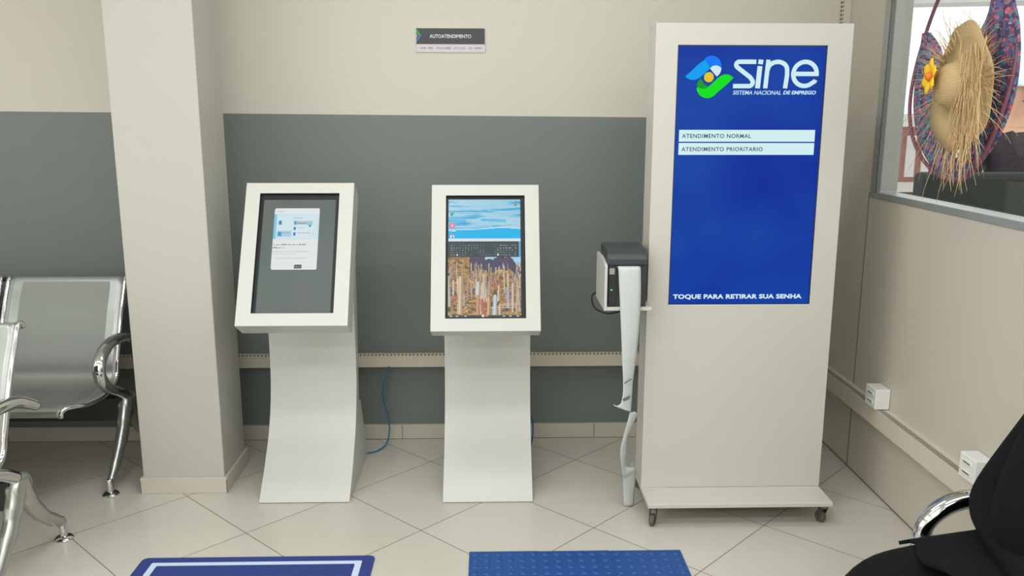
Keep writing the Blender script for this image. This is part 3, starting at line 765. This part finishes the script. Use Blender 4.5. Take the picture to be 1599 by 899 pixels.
# ------------------------------------------------------------------ mats on the floor
M_bluerug = mat('navy_carpet', rgb(38, 58, 122), .85, bump=.4, bscale=500)
M_rugline = mat('pale_mat_line', rgb(196, 208, 228), .7)
rg = empty('floor_mat', (-.79, 2.4, 0), 'navy blue floor mat with a white border line at the lower left', 'mat')
def rrect(x0, y0, x1, y1, r, n=6):
    pts = []
    for cx, cy, a in ((x1-r, y1-r, 0), (x0+r, y1-r, 90), (x0+r, y0+r, 180), (x1-r, y0+r, 270)):
        pts += [(cx+r*math.cos(math.radians(a+90*k/n)), cy+r*math.sin(math.radians(a+90*k/n))) for k in range(n+1)]
    return pts
MB().prism(rrect(-1.192, 2.13, -.400, 2.735, .02), 'z', 0, .004).build('carpet', M_bluerug, rg)
mb = MB(); o_ = rrect(-1.150, 2.17, -.440, 2.70, .004, 2); i_ = rrect(-1.128, 2.19, -.462, 2.680, .004, 2); n = len(o_)
mb.add([(p[0], p[1], .0046) for p in o_]+[(p[0], p[1], .0046) for p in i_]+[(p[0], p[1], .0035) for p in o_]+[(p[0], p[1], .0035) for p in i_],
    [(k, (k+1) % n, (k+1) % n+n, k+n) for k in range(n)]+[(k, k+2*n, (k+1) % n+2*n, (k+1) % n) for k in range(n)]+[(k+n, (k+1) % n+n, (k+1) % n+3*n, k+3*n) for k in range(n)])
mb.build('border_line', M_rugline, rg)
M_tact = mat('blue_tactile_rubber', rgb(26, 74, 140), .5, bump=.1, bscale=300)
for i, (x0, x1, lb) in enumerate(((-.076, .1655, 'leftmost blue tactile tile with raised studs, nearest the navy mat'), (.1665, .413, 'middle one of the three blue studded tactile tiles'), (.414, .662, 'rightmost blue tactile tile with raised studs, in front of the totem'))):
    e = empty('tactile_tile', ((x0+x1)/2, 2.63, 0), lb, 'tactile tile', 'blue tactile floor tiles')
    y1 = 2.7535-.002*i; wd = x1-x0
    MB().box((x0, y1-.25, 0), (x1, y1, .004)).build('tile_plate', M_tact, e, bevel=.001)
    mb = MB()
    for a in range(6):
        for b in range(6):
            mb.lathe([(.0125, .0038), (.0105, .0065), (.008, .0075), (.003, .0078)], (x0+wd*(a+.5)/6, y1-.25*(b+.5)/6, 0), 'z', 12)
    mb.build('studs', M_tact, e, smooth=True)

# ------------------------------------------------------------------ waiting benches
def make_bench(loc, rz, label, seats=3):
    e = empty('waiting_bench', (0, 0, 0), label, 'bench', 'metal waiting benches')
    prof = [(.175, .800), (.166, .815), (.150, .817), (.138, .800), (.122, .768), (.080, .690), (.045, .610), (.018, .540), (-.006, .480), (-.018, .440), (-.045, .410), (-.100, .392), (-.200, .392), (-.300, .406), (-.360, .420), (-.392, .423), (-.408, .412), (-.410, .392)]
    P2 = [Vector((0, a, b)) for a, b in prof]
    P2 = spline(P2, 3)
    SW = .49; pitch = .52
    n = len(P2)
    for s in range(seats):
        x1 = -pitch*s; x0 = x1-SW
        se = None
        def section(x, inset=0.0):
            out = []
            for i, p in enumerate(P2):
                out.append(Vector((x, p.y, p.z)))
            return out
        cols = 17; rows = []
        for i, p in enumerate(P2):
            # front corners rounded: narrow the sheet near the front lip and at the top
            f = max(0, (-p.y-.30)/.11); ins = .045*f*f if p.z < .43 else 0
            ft = max(0, (p.z-.77)/.047); ins += .012*ft*ft
            row = []
            for k in range(cols):
                t = k/(cols-1); row.append(Vector((x0+ins+(SW-2*ins)*t, p.y, p.z)))
            rows.append(row)
        mb = MB()
        mb.sheet(rows)
        # border strips use the plain sheet metal
        cm = cols-1
        for fi in range(len(mb.f)):
            i, k = divmod(fi, cm)
            if k < 2 or k >= cm-2 or i < 9 or i > n-9: mb.mi[fi] = 1
        seat = mb.build('seat_shell', [M_seat, M_seatplain], e, smooth='all', solid=.004)
        for xx, sgn in ((x0, 1), (x1, -1)):
            path = []
            for i, p in enumerate(P2):
                f = max(0, (-p.y-.30)/.11); ins = .045*f*f if p.z < .43 else 0
                path.append(Vector((xx+sgn*(ins+.002), p.y, p.z-.0)))
            MB().tube(path, .010, 8).build('side_rim', M_chrome, seat, smooth='all')
        for xq in (x0+.10, x1-.15): MB().box((xq, -.06, .345), (xq+.05, .03, .389)).build('seat_bracket', M_beam, seat)
    xl = -pitch*seats+.03
    MB().box((xl-.02, -.045, .245), (.02, .045, .345)).build('beam', M_beam, e, bevel=.004)
    for xx in (.022, xl-.022):
        # leg: central casting with a front and a rear foot
        lg = MB()
        lg.tube(spline([(xx, -.004, .335), (xx, -.035, .27), (xx, -.075, .20), (xx, -.14, .125), (xx, -.205, .062), (xx, -.222, .050)], 5), [.036]*4+[.034]*4+[.029]*5+[.024]*5+[.019]*4+[.016]*5, 12, flat=.8, side=(1, 0, 0))
        lg.tube(spline([(xx, .004, .335), (xx, .030, .27), (xx, .075, .20), (xx, .145, .130), (xx, .225, .078), (xx, .243, .062)], 5), [.036]*4+[.034]*4+[.029]*5+[.024]*5+[.019]*4+[.016]*5, 12, flat=.8, side=(1, 0, 0))
        lg.lathe([(.030, -.022), (.046, -.020), (.052, -.012), (.052, .012), (.046, .020), (.030, .022)], (xx, 0, .305), 'x', 20)
        lo = lg.build('leg_frame', M_alucast, e, smooth=True)
        for yy in (-.225, .240):
            MB().lathe([(.013, .010), (.013, .062), (.010, .068)], (xx, yy, 0), 'z', 14).lathe([(.030, 0), (.032, .005), (.026, .012), (.014, .016)], (xx, yy, 0), 'z', 22).build('foot_glide', M_chrome, lo, smooth=True)
        ax = xx
        ap = spline([(ax, .150, .535), (ax, .11, .556), (ax, .04, .585), (ax, -.05, .598), (ax, -.14, .592), (ax, -.20, .560), (ax, -.225, .515), (ax, -.205, .462), (ax, -.15, .418), (ax, -.08, .385), (ax, -.02, .350)], 5)
        nn = len(ap); rr = [(.017+.005*min(1, i/14)) for i in range(nn)]
        MB().tube(ap, rr, 12, flat=1.15, side=(1, 0, 0)).build('armrest', M_chrome, e, smooth='all')
    e.location = loc; e.rotation_euler = (0, 0, rz)
    return e
bA = make_bench((-1.545, 3.475, 0), 0, 'silver perforated metal waiting bench against the back wall left of the column')
bB = copy_tree(bA); bB.location = (-1.555, 2.645, 0)
bB['label'] = 'nearer silver metal waiting bench cut off by the left edge of the photo'
bC = copy_tree(bA); bC.location = (1.265, .335, 0); bC.rotation_euler = (0, 0, -PI/2)
bC['label'] = 'chrome-armed waiting bench by the right partition under the person in black'

# ------------------------------------------------------------------ people
def skin_body(name, chains, mats, matfn, parent, sub=2):
    """chains: list of [(point, radius), ...]; the first is the trunk, others start at a named earlier point index"""
    verts = []; rad = []; edges = []; idx = {}
    def vid(p, r):
        k = tuple(round(c, 4) for c in p)
        if k not in idx: idx[k] = len(verts); verts.append(Vector(p)); rad.append(r)
        return idx[k]
    for ch in chains:
        prev = None
        for p, r in ch:
            i = vid(p, r)
            if prev is not None and prev != i: edges.append((prev, i))
            prev = i
    me = bpy.data.meshes.new(name); me.from_pydata(verts, edges, [])
    o = bpy.data.objects.new(name, me); COL.objects.link(o)
    o.modifiers.new('k', 'SKIN')
    sv = me.skin_vertices[0].data
    for i, r in enumerate(rad):
        rx, ry = (r if isinstance(r, tuple) else (r, r)); sv[i].radius = (rx, ry)
    # one root per connected piece
    seen = set(); adj = {i: [] for i in range(len(verts))}
    for a, b in edges: adj[a].append(b); adj[b].append(a)
    for i in range(len(verts)):
        if i in seen: continue
        sv[i].use_root = True; st = [i]
        while st:
            q = st.pop()
            if q in seen: continue
            seen.add(q); st += adj[q]
    s = o.modifiers.new('s', 'SUBSURF'); s.levels = sub; s.render_levels = sub
    bpy.context.view_layer.update()
    nm = bpy.data.meshes.new_from_object(o.evaluated_get(bpy.context.evaluated_depsgraph_get()))
    bpy.data.objects.remove(o)
    nm.name = name; nm.materials.clear()
    off = world_loc(parent)
    for m in mats: nm.materials.append(m)
    for p in nm.polygons: p.use_smooth = True; p.material_index = matfn(p.center)
    for v in nm.vertices: v.co -= off
    ob = bpy.data.objects.new(name, nm); COL.objects.link(ob); ob.parent = parent
    return ob
def hand_chains(wrist, direc, side, r=1.0, curl=(0, 0, -1)):
    d = Vector(direc).normalized(); s = Vector(side); s = (s-d*s.dot(d)).normalized(); c = Vector(curl); c = (c-d*c.dot(d)).normalized()
    w_ = Vector(wrist); palm = w_+d*.05; out = [[(tuple(w_), (.024, .02)), (tuple(w_+d*.025), (.03, .018)), (tuple(palm), (.036, .017)), (tuple(w_+d*.082), (.034, .014))]]
    for k, (o, l) in enumerate(((-.028, .068), (-.0095, .078), (.0095, .073), (.027, .058))):
        b = w_+d*.072+s*o
        out.append([(tuple(b), .0095), (tuple(b+d*l*.45+s*o*.12), .0088), (tuple(b+d*l*.75+s*o*.16+c*l*.18), .008), (tuple(b+d*l*.92+s*o*.16+c*l*.42), .0068)])
    b = w_+d*.028-s*.022
    out.append([(tuple(b), .012), (tuple(b+d*.028-s*.022), .011), (tuple(b+d*.055-s*.03+c*.006), .009), (tuple(b+d*.07-s*.03+c*.012), .0075)])
    return out
def head_geo(mb_chain_top): return None

# seated person in black at the right
pe = empty('person', (1.22, 1.56, .0), 'person seated at the lower right in black clothes, arm and lap showing', 'person')
Yc = 1.56
trunk = [((1.13, Yc, .555), (.14, .17)), ((1.145, Yc, .67), (.135, .16)), ((1.18, Yc, .80), (.13, .16)), ((1.22, Yc, .92), (.125, .16)), ((1.25, Yc, 1.00), (.10, .14)), ((1.255, Yc, 1.07), (.06, .065)), ((1.24, Yc, 1.12), (.05, .052)), ((1.21, Yc, 1.17), (.068, .062)), ((1.205, Yc, 1.24), (.088, .074)), ((1.215, Yc, 1.31), (.078, .066)), ((1.22, Yc, 1.34), (.045, .04))]
ch = [trunk]
for s, el, wr in ((1, (1.105, Yc+.175, .65), (1.03, Yc-.13, .615)), (-1, (1.11, Yc-.21, .66), (.98, Yc-.22, .63))):
    ch.append([(trunk[4][0], trunk[4][1]), ((1.29, Yc+s*.15, .965), .072), ((1.205, Yc+s*.178, .80), .066), (el, .062), (((el[0]+wr[0])/2, (el[1]+wr[1])/2+s*.01, (el[2]+wr[2])/2), .050), (wr, .036)])
    ch.append([(trunk[0][0], trunk[0][1]), ((1.20, Yc+s*.095, .515), .105), ((1.02, Yc+s*.12, .515), .088), ((.84, Yc+s*.125, .50), .068), ((.79, Yc+s*.125, .44), .062), ((.80, Yc+s*.12, .28), .056), ((.815, Yc+s*.12, .12), .042), ((.80, Yc+s*.12, .055), .042), ((.73, Yc+s*.125, .04), .040), ((.64, Yc+s*.13, .032), .032)])
    ch += hand_chains(wr, (-.45, -s*.35-.5, -.25), (0, -1, 0) if s > 0 else (0, 1, 0), curl=(0, 0, -1))
def mfn(c):
    if c.z > 1.115: return 1
    if c.x < 1.06 and c.z > .58 and c.y < Yc-.15: return 1
    if c.z < .09: return 2
    return 0
M_shoe = mat('black_shoe_leather', rgb(18, 18, 19), .4)
body = skin_body('body', ch, [M_cloth, M_skin, M_shoe], mfn, pe)
# face and hair
hc = Vector((1.208, Yc, 1.245))
fc = MB()
fc.tube([hc+Vector((-.082, 0, .02)), hc+Vector((-.098, 0, -.005)), hc+Vector((-.105, 0, -.02)), hc+Vector((-.09, 0, -.03))], [.006, .010, .013, .008], 8)
fc.build('nose', M_skin, pe, smooth='all')
fc = MB().tube([hc+Vector((-.082, -.022, -.052)), hc+Vector((-.091, 0, -.050)), hc+Vector((-.082, .022, -.052))], [.003, .006, .003], 8).build('mouth', mat('lips', rgb(150, 84, 78), .5), pe, smooth='all')
for s in (-1, 1):
    ey = MB().lathe([(.001, -.0035), (.006, -.003), (.0085, 0), (.006, .003), (.002, .004)], hc+Vector((-.0775, s*.03, .012)), 'x', 14).build('eye', mat('eye_white', rgb(215, 212, 206), .3), pe, smooth='all')
    MB().lathe([(.001, -.0045), (.0038, -.0040), (.004, -.0025)], hc+Vector((-.0775, s*.03, .012)), 'x', 12).build('iris', mat('dark_iris', rgb(40, 28, 22), .2), ey, smooth='all')
    MB().tube([hc+Vector((-.078, s*.018, .028)), hc+Vector((-.082, s*.03, .032)), hc+Vector((-.074, s*.043, .027))], [.0015, .0028, .0012], 6).build('eyebrow', M_hair, pe, smooth='all')
    MB().lathe([(.010, -.006), (.026, -.003), (.024, .003), (.008, .006)], hc+Vector((.012, s*.078, -.01)), 'y', 16).build('ear', M_skin, pe, smooth='all')
hr = MB(); rows = []
for i in range(13):
    a = i/12*PI*.62
    rows.append([hc+Vector((.012, 0, .018))+Vector((math.sin(a)*math.cos(b)*.098, math.sin(a)*math.sin(b)*.086, math.cos(a)*.098-.0)) for b in [(-2.15+4.3*k/24) for k in range(25)]])
hr.sheet(rows).build('hair', M_hair, pe, smooth='all', solid=.012)
# jacket hem spreading over the lap
rows = []
for i in range(12):
    t = i/11
    rows.append([Vector((1.13-(.215+.012*math.sin(k))*t, Yc-.19+.405*k/12-.01*t, .618-.032*t+.010*math.cos(k*1.1)*t-max(0, abs(k-6)-4)*.022)) for k in range(13)])
MB().sheet(rows).build('jacket_hem', M_cloth, pe, smooth='all', solid=.008)

# ------------------------------------------------------------------ decoration hanging in front of the window
XD = 1.485
hoop = empty('floral_hoop', (XD, 2.735, 1.29), 'large hoop wrapped in floral fabric hanging against the window behind the straw hat', 'decoration')
cy_, cz_, ry_, rz_ = 2.763, 1.615, .295, .325
ring = [(XD+.012*math.sin(3*a), cy_+ry_*math.cos(a), cz_+rz_*math.sin(a)) for a in [2*PI*k/64 for k in range(64)]]
MB().tube(ring, .0062, 10, closed=True).build('hoop_ring', mat('plum_hoop_wrap', rgb(122, 72, 88), .6, var=.3, bscale=40), hoop, smooth='all')
# draped crescent: outer edge along the ring (clockwise from upper left, under, to upper right), inner edge looser
def drape(outer, inner, name, folds=9, amp=.010):
    A = spline([(0, a*1.0102, b) for a, b in outer], 6); B = spline([(0, a*1.0102, b) for a, b in inner], 6); n = min(len(A), len(B)); rows = []
    for i in range(n):
        r = []
        for k in range(15):
            t = k/14; p = A[i].lerp(B[i], t)
            d = math.sin(t*PI*folds+i*.15)*amp*math.sin(PI*min(1, t*1.2+.05))
            r.append(Vector((XD+.008+d-.012*math.sin(t*PI), p.y, p.z)))
        rows.append(r)
    return MB().sheet(rows).build(name, M_floral, hoop, smooth='all', solid=.003)
outer = [(2.985, 1.77), (3.02, 1.68), (3.03, 1.60), (3.015, 1.50), (2.96, 1.41), (2.87, 1.335), (2.76, 1.295), (2.64, 1.31), (2.54, 1.38), (2.47, 1.47), (2.435, 1.57), (2.435, 1.68), (2.46, 1.76), (2.49, 1.83), (2.495, 1.93)]
inner = [(2.95, 1.77), (2.87, 1.71), (2.84, 1.63), (2.82, 1.55), (2.80, 1.48), (2.77, 1.42), (2.73, 1.37), (2.70, 1.37), (2.70, 1.43), (2.70, 1.50), (2.70, 1.58), (2.69, 1.66), (2.665, 1.73), (2.615, 1.80), (2.60, 1.93)]
drape(outer, inner, 'floral_drape')
MB().sheet([[Vector((XD+.03+.006*math.sin(k), 2.655-.05*k/4-.03*max(0, .3-t)/.3, 1.93-.13*t)) for k in range(5)] for t in [i/8 for i in range(9)]]).build('pink_ribbon', mat('pink_ribbon_satin', rgb(226, 140, 176), .4), hoop, smooth='all', solid=.002)
MB().tube([(XD+.02, 2.86, 1.86), (XD+.02, 2.862, 2.24)], .0015, 6).build('hanging_string', M_cable_black, hoop)

hat = empty('straw_hat', (1.40, 2.595, 1.42), 'frayed straw hat with a yellow flower hanging in front of the window', 'hat')
hx, hy, hz = 1.41, 2.60, 1.585
prof = [(.001, -.058), (.025, -.058), (.044, -.052), (.056, -.038), (.062, -.014), (.074, .0), (.12, .002), (.165, -.008), (.165, -.004), (.12, .006), (.066, .004), (.054, -.02)]
mb = MB(); seg = 48; vs = []
for (r, h) in prof:
    for k in range(seg):
        a = 2*PI*k/seg; wob = 1+.05*math.sin(3*a+1)+.03*math.sin(7*a)
        rr = r*(wob if r > .1 else 1)
        vs.append((hx+h+(.018*math.sin(2*a+.6) if r > .1 else 0), hy+rr*math.cos(a)*1.0+(.0 if r > .1 else .018), hz+rr*math.sin(a)*1.12))
fs = [(i*seg+j, i*seg+(j+1) % seg, (i+1)*seg+(j+1) % seg, (i+1)*seg+j) for i in range(len(prof)-1) for j in range(seg)]+[tuple(range(seg-1, -1, -1))]
mb.add(vs, fs); 
hb = mb.build('hat_body', M_straw, hat, smooth='all', origin=None)
fr2 = MB(); rn = random.Random(21)
def strand(p0, d, ln, droop, r=.0014, n=6, xs=0):
    bend = rn.uniform(-.09, .09); p = Vector(p0); dd = Vector(d).normalized(); pts = [p.copy()]
    for i in range(n):
        dd = (dd+Vector((rn.uniform(-.10, .10)+xs, rn.uniform(-.16, .16)+bend, -droop+rn.uniform(-.12, .12)))).normalized()
        p = p+dd*ln/n
        if p.x > 1.443: p.x = 1.443
        pts.append(p.copy())
    fr2.tube(pts, [r*(1-.75*i/n) for i in range(n+1)], 4, caps=False)
for i in range(230):
    a = rn.uniform(0, 2*PI); rr = rn.uniform(.12, .158)
    y, z = hy+rr*math.cos(a), hz+rr*math.sin(a)*1.04
    out = Vector((rn.uniform(-.35, .25), math.cos(a), math.sin(a)))
    low = math.sin(a) < -.2
    left = math.cos(a) > .3
    ln = rn.uniform(.03, .14)*(1.3 if low else 1)*(1.5 if left else 1)
    if math.sin(a) > .3: ln *= .65
    strand((hx-.004, y, z), out, ln, .05 if not low else .10, r=rn.uniform(.0007, .0018))
for i in range(46):    # long strands trailing down across the brim's right half
    y = hy-rn.uniform(.0, .15); z = hz+rn.uniform(-.06, .13)
    strand((hx-.014-rn.uniform(0, .012), y, z), (rn.uniform(-.05, .05), rn.uniform(-.25, .35), -1), rn.uniform(.10, .26), .12, r=rn.uniform(.0011, .0024), n=8)
for i in range(26):    # bundle hanging down below the brim
    strand((hx-.012, hy-rn.uniform(-.02, .10), hz-.14), (0, rn.uniform(-.35, .5), -1), rn.uniform(.08, .19), .1, r=rn.uniform(.0011, .002), n=8)
for i in range(40):    # fine stray strands reaching left over the frame
    a = rn.uniform(-.5, .8)
    strand((hx, hy+.15*math.cos(a), hz+.15*math.sin(a)), (rn.uniform(-.1, .5), math.cos(a), math.sin(a)*.8), rn.uniform(.12, .3), .02, r=.0008, n=9)
fo = fr2.build('straw_fringe', M_strand, hat); fo['kind'] = 'stuff'
# flower on the crown's left side
fl = MB(); fcx, fcy, fcz = 1.345, 2.655, 1.612
M_petal = mat('yellow_petal', rgb(238, 196, 24), .6); M_core = mat('orange_flower_heart', rgb(226, 120, 40), .6)
ax = Vector((-.92, .12, .05)).normalized(); e1 = Vector((.2, .5, .62)); e1 = (e1-ax*e1.dot(ax)).normalized(); e2 = ax.cross(e1)
flower = None
for k in range(6):
    a = 2*PI*k/6+.25; d = e1*math.cos(a)+e2*math.sin(a); s_ = ax.cross(d); c0 = Vector((fcx, fcy, fcz))
    rows = []
    for i in range(6):
        t = i/5; wd = .004+.017*math.sin(PI*min(1, t*.9+.08)); cc = c0+d*(.008+.046*t)+ax*(.012*math.sin(t*2.2))
        rows.append([cc+s_*wd*q+ax*(-.004*abs(q)) for q in (-1, -.5, 0, .5, 1)])
    MB().sheet(rows).build('petal', M_petal, hat, smooth='all', solid=.0015)
MB().tube([Vector((fcx, fcy, fcz))-ax*.01, Vector((fcx, fcy, fcz))+ax*.008, Vector((fcx, fcy, fcz))+ax*.018], [.010, .015, .008], 12).build('flower_heart', M_core, hat, smooth='all')

# ------------------------------------------------------------------ outside, seen through the window
struct(MB().box((XR+.08, -6, -.12), (16, 16, -.02)).build('floor_outside', mat('pale_pavement', rgb(200, 190, 182), .8, var=.1, bscale=3)))
M_brick = mat('reddish_facade', rgb(176, 124, 112), .8, var=.2, bscale=6)
bd = empty('shopfront', (4.0, 9.0, 0), 'low reddish shopfront with pale panes outside the glass', 'building')
MB().box((3.2, 9.0, -.02), (4.9, 9.3, 1.42)).build('facade', M_brick, bd)
for k in range(5):
    x = 4.02+k*.17
    MB().box((x, 8.985, .85), (x+.10, 9.0, 1.28)).build('shop_pane', mat('pale_pane', rgb(240, 236, 234), .4), bd)
MB().box((3.2, 8.9, .70), (4.9, 9.0, .80)).build('ledge', mat('pale_ledge', rgb(236, 228, 222), .6), bd)
MB().box((3.2, 8.95, .60), (4.9, 9.0, .66)).build('dark_band', mat('dark_red_band', rgb(120, 74, 66), .7), bd)
MB().box((4.10, 8.97, 1.37), (4.42, 8.99, 1.50)).build('shop_sign', mat('white_shop_sign', rgb(248, 250, 250), .5), bd)
tag(MB().tube([(3.35, 6.5, -.02), (3.35, 6.5, 1.25)], .012, 8).build('street_post', mat('dark_post', rgb(70, 58, 56), .5)), 'thin dark post outside the glass in front of the reddish shopfront', 'post')
cn = empty('awning', (4, 6.5, 2.4), 'pale flat awning seen outside through the top of the window', 'awning')
MB().hexa([(2.6, 5.6, 2.18), (6.5, 5.6, 2.30), (6.5, 9.2, 2.62), (2.6, 9.2, 2.55)], [(2.6, 5.6, 2.25), (6.5, 5.6, 2.37), (6.5, 9.2, 2.69), (2.6, 9.2, 2.62)]).build('awning_panel', mat('awning_sheet', rgb(205, 205, 203), .7), cn)
for x in (2.7, 6.4): MB().tube([(x, 9.0, -.02), (x, 9.0, 2.56)], .03, 8).build('awning_post', M_alu, cn)
ob = empty('outdoor_bench', (2.55, 4.2, -.02), 'dark grey-green upholstered bench outside below the straw hat', 'bench')
M_dk = mat('dark_green_grey_cloth', rgb(40, 44, 38), .9, var=.15, bscale=8)
MB().box((2.25, 3.95, .0), (2.95, 4.5, .45)).build('seat', M_dk, ob, bevel=.03)
MB().box((2.25, 4.4, .3), (2.95, 4.55, 1.2)).build('backrest', M_dk, ob, bevel=.03)
MB().box((2.27, 3.9, -.02), (2.93, 4.5, .01)).build('base', M_beam, ob)
# standing passer-by
px, py = 2.97, 4.85
pw = empty('person', (px, py, -.02), 'person in a white cap and dark top standing outside the glass', 'person')
tr_ = [((px, py, .93), (.15, .12)), ((px, py, 1.06), (.14, .115)), ((px, py, 1.22), (.165, .12)), ((px, py, 1.36), (.175, .11)), ((px, py, 1.42), (.12, .08)), ((px, py, 1.47), (.055, .055)), ((px-.01, py, 1.53), (.062, .07)), ((px-.015, py, 1.61), (.078, .09)), ((px-.01, py, 1.68), (.07, .08)), ((px, py, 1.71), (.04, .045))]
c2 = [tr_]
for s in (-1, 1):
    c2.append([(tr_[3][0], tr_[3][1]), ((px+s*.18, py, 1.38), .06), ((px+s*.23, py, 1.16), .05), ((px+s*.22, py-.08, .96), .042), ((px+s*.19, py-.16, .82), .028)])
    c2.append([(tr_[0][0], tr_[0][1]), ((px+s*.09, py, .82), .10), ((px+s*.10, py, .50), .07), ((px+s*.10, py+.01, .28), .06), ((px+s*.10, py+.02, .06), .042), ((px+s*.10, py-.10, .02), .035)])
    c2 += hand_chains((px+s*.19, py-.16, .82), (0, -.25, -1), (0, 1, 0), curl=(-s, 0, 0))
M_top = mat('dark_brown_top', rgb(52, 42, 42), .9, var=.2, bscale=10)
def m2(c):
    if c.z > 1.40: return 1
    if c.z < .86 and abs(c.x-px) > .15: return 1
    return 0 if c.z > .90 else 2
M_tan = mat('tan_skin', rgb(222, 170, 138), .5)
skin_body('body', c2, [M_top, M_tan, M_dk], m2, pw)
hc = Vector((px-.012, py, 1.63)); rows = []
for i in range(11):
    a = i/10*PI*.5
    rows.append([hc+Vector((0, 0, .02))+Vector((math.sin(a)*math.cos(b)*.093, math.sin(a)*math.sin(b)*.105, math.cos(a)*.10)) for b in [2*PI*k/24 for k in range(25)]])
MB().sheet(rows).build('cap', mat('white_cap', rgb(244, 246, 248), .7), pw, smooth='all', solid=.006)
MB().tube([hc+Vector((-.05, -.09, .03)), hc+Vector((-.02, -.15, .022)), hc+Vector((.05, -.09, .03))], [.008, .012, .008], 8).build('cap_visor', mat('white_cap_visor', rgb(240, 240, 240), .7), pw, smooth='all')
rows = []
for i in range(7):
    a = PI*(.48+.30*i/6)
    rows.append([hc+Vector((math.sin(a)*math.cos(b)*.092, .008+math.sin(a)*math.sin(b)*.102, .02+math.cos(a)*.10)) for b in [(.1+2.9*k/16) for k in range(17)]])
MB().sheet(rows).build('hair', M_hair, pw, smooth='all', solid=.008)
MB().tube([hc+Vector((0, -.085, .0)), hc+Vector((0, -.108, -.02)), hc+Vector((0, -.09, -.034))], [.006, .013, .008], 8).build('nose', M_tan, pw, smooth='all')
MB().tube([hc+Vector((-.022, -.082, -.06)), hc+Vector((0, -.09, -.058)), hc+Vector((.022, -.082, -.06))], [.003, .006, .003], 8).build('mouth', mat('lips_far', rgb(150, 84, 78), .5), pw, smooth='all')
